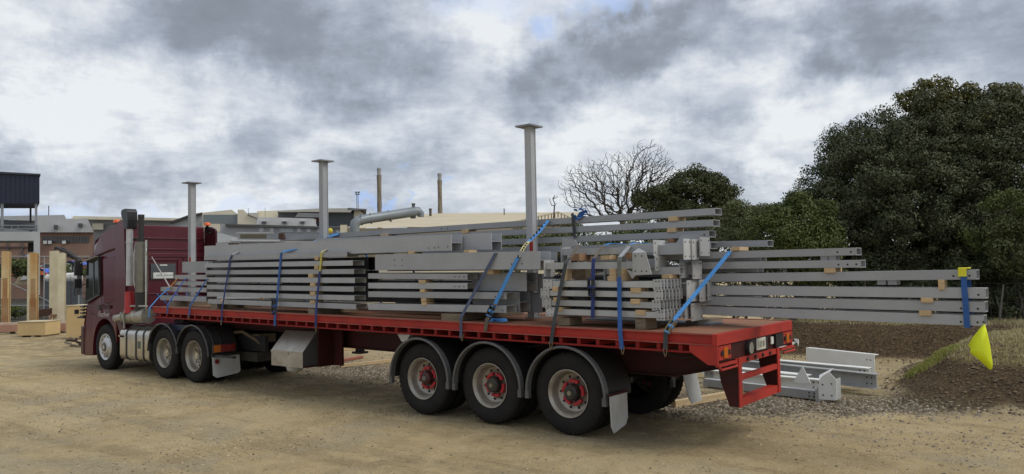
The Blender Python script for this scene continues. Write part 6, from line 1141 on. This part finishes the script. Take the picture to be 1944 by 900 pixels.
# yard clutter beyond the fence
def lump(name, label, cat, px, py, d_, rx, ry, m_, sq=1.0):
    r = bgroot(name, label, cat, d_); a, z_ = bg(px, py, d_); s_ = d_/FPX; g = G(); g.lathez([(z_-ry*s_+2*ry*s_*f_, rx*s_*math.sqrt(max(0, 1-(2*f_-1)**2))**.8+.001) for f_ in np.linspace(.0, 1, 10)], 18, 0, (a, 0)); lpart('shell', g, m_, r)
    g = G(); g.cyl((a, 0, 0), (a, 0, max(.1, z_-ry*s_*.8)), .04, n=6); lpart('stand', g, bldark, r); return r
def canopy(label, px, py, d_, rx, ry, col):
    r = bgroot('canopy', label, 'canopy', d_, 'blue canopies in the yard beyond the fence'); a, z_ = bg(px, py, d_); s_ = d_/FPX; g = G(); w_ = rx*s_; h_ = ry*s_; pts = [(a-w_+2*w_*i/8, z_-h_+2*h_*math.sin(math.pi*(.15+.7*i/8))**1.0-(i/8)*h_*.6) for i in range(9)]
    g.add([(x_, 0, q) for x_, q in pts]+[(x_, 1.6, q) for x_, q in pts], [(i, i+1, i+10, i+9) for i in range(8)]); lpart('cover', g, col, r); g = G()
    for dx in (-.8, .8): g.cyl((a+w_*dx, .8, 0), (a+w_*dx, .8, z_-h_*.3), .05, n=6)
    lpart('leg', g, bldark, r)
bl = mat('vivid_blue_cover', (.05, .13, .60), .5)
canopy('small blue canopy beyond the fence left of the rust streaked post', 47, 487, 60, 5, 3.5, bl); canopy('blue curved canopy between the rust streaked post and the group of three', 78, 514, 52, 9, 6, bl); canopy('blue curved canopy beside the truck mirror', 134, 499, 52, 11, 5, bl)
tree('shrub', 'green hedge behind the leftmost posts beyond the fence', [E_(33, 512, 62, 16, 15, 1.5)], 26, .5, 80, .2, lf_g, 81, tuple(CAM+62*ray(33, 535)), 'shrub', tr_r=.05, limbs=4)
tree('shrub', 'low green weeds against the fence foot', [E_(30, 592, 41, 30, 7, .6), E_(95, 592, 41, 14, 5, .5)], 40, .16, 70, .1, lf_g, 82, tuple(CAM+41*ray(30, 600)), 'shrub', tr_r=.02, limbs=3)
tree('shrub', 'hedge behind the blue canopy near the truck mirror', [E_(132, 515, 62, 14, 10, 1.5)], 16, .5, 80, .2, lf_g, 83, tuple(CAM+62*ray(132, 535)), 'shrub', tr_r=.05, limbs=4)
r = bgroot('dirt_heap', 'tan heap under a pale sheet beyond the fence', 'heap', 52); g = G(); bpoly(g, [(26, 540), (56, 540), (52, 527), (44, 524), (34, 526)], 52, 52, 2); lpart('heap_body', g, mat('tan_sand', (.42, .34, .22), .9), r); g = G(); bpoly(g, [(38, 532), (54, 530), (51, 524), (44, 523)], 52, 51.9, .1); lpart('pale_sheet', g, wpan, r)
for i, (x0, x1, y0, y1, lab) in enumerate([(84, 95, 521, 536, 'white drum beyond the fence, left of the group of three posts'), (122, 134, 518, 536, 'left white drum between the posts and the truck mirror'), (135, 147, 517, 537, 'right white drum between the posts and the truck mirror')]):
    r = bgroot('drum', lab, 'drum', 50, 'white drums beyond the fence'); a0, zt = bg(x0, y0, 50); a1, z0_ = bg(x1, y1, 50); g = G(); g.cyl((a0, .3, (zt+z0_)/2), (a1, .3, (zt+z0_)/2), (zt-z0_)/2, n=18); lpart('drum_body', g, white_p, r); g = G(); g.box(a0, a1, 0, .6, 0.0, z0_+.03); lpart('cradle', g, bldark, r)
def car(label, px, py, d_, col, L_=4.2):
    r = bgroot('parked_car', label, 'car', d_, 'cars parked beyond the fence'); a, z_ = bg(px, py, d_); b0 = max(z_-1.3, 0.0)
    pr = [(-L_/2, .45), (-L_/2+.1, .85), (-L_/2+.9, .95), (-L_/2+1.5, 1.4), (L_/2-1.2, 1.42), (L_/2-.35, .95), (L_/2, .85), (L_/2, .4)]; g = G(); g.prism([(a+x_, b0+q) for x_, q in pr], 0, 1.7); lpart('body', g, col, r, bevel=.05)
    g = G(); g.prism([(a-L_/2+1.1, b0+.95), (a-L_/2+1.55, b0+1.33), (a+L_/2-1.3, b0+1.34), (a+L_/2-.7, b0+.95)], -.01, 1.71); lpart('window', g, glass, r)
    for dx in (-1.3, 1.3): g = G(); g.cyl((a+dx, -.02, b0+.32), (a+dx, .2, b0+.32), .32, n=16); lpart('wheel', g, rubber, r)
car('orange and white vehicle beyond the fence left of the rust streaked post', 30, 505, 72, mat('orange_car', (.55, .14, .03), .3)); car('silver car beyond the fence above the three posts', 95, 502, 78, mat('silver_car', (.4, .41, .42), .3)); car('dark car beyond the fence at the left edge', 5, 503, 80, mat('dark_car', (.04, .045, .05), .3)); car('pale car beyond the fence beside the group of posts', 62, 506, 84, white_p)
r = bgroot('jib_crane', 'dark folded crane arm rising beside the truck mirror', 'crane', 40); cr_ = mat('crane_black', (.035, .033, .035), .5)
def jp(x_, y_): a, z_ = bg(x_, y_, 40); return (a, 0, z_)
g = G(); g.tube([jp(150, 560), jp(152, 500), jp(148, 492)], .12, 6); lpart('crane_post', g, cr_, r); g = G(); g.tube([jp(148, 492), jp(130, 480), jp(106, 469)], [.12, .10, .07], 6); lpart('lower_arm', g, cr_, r); g = G(); g.tube([jp(106, 469), jp(104, 474), jp(118, 482), jp(140, 490)], .06, 6); g.tube([jp(118, 470), jp(140, 482), jp(146, 492)], .035, 6, 0); lpart('upper_arm', g, cr_, r)
r = bgroot('fence_panel', 'dark kerb wall along the yard behind the fence', 'wall', 47); g = G(); a0, zt = bg(-70, 546, 47); a1, _ = bg(420, 546, 47); g.box(a0, a1, 0, .2, 0, .25); lpart('kerb', g, bldark, r)
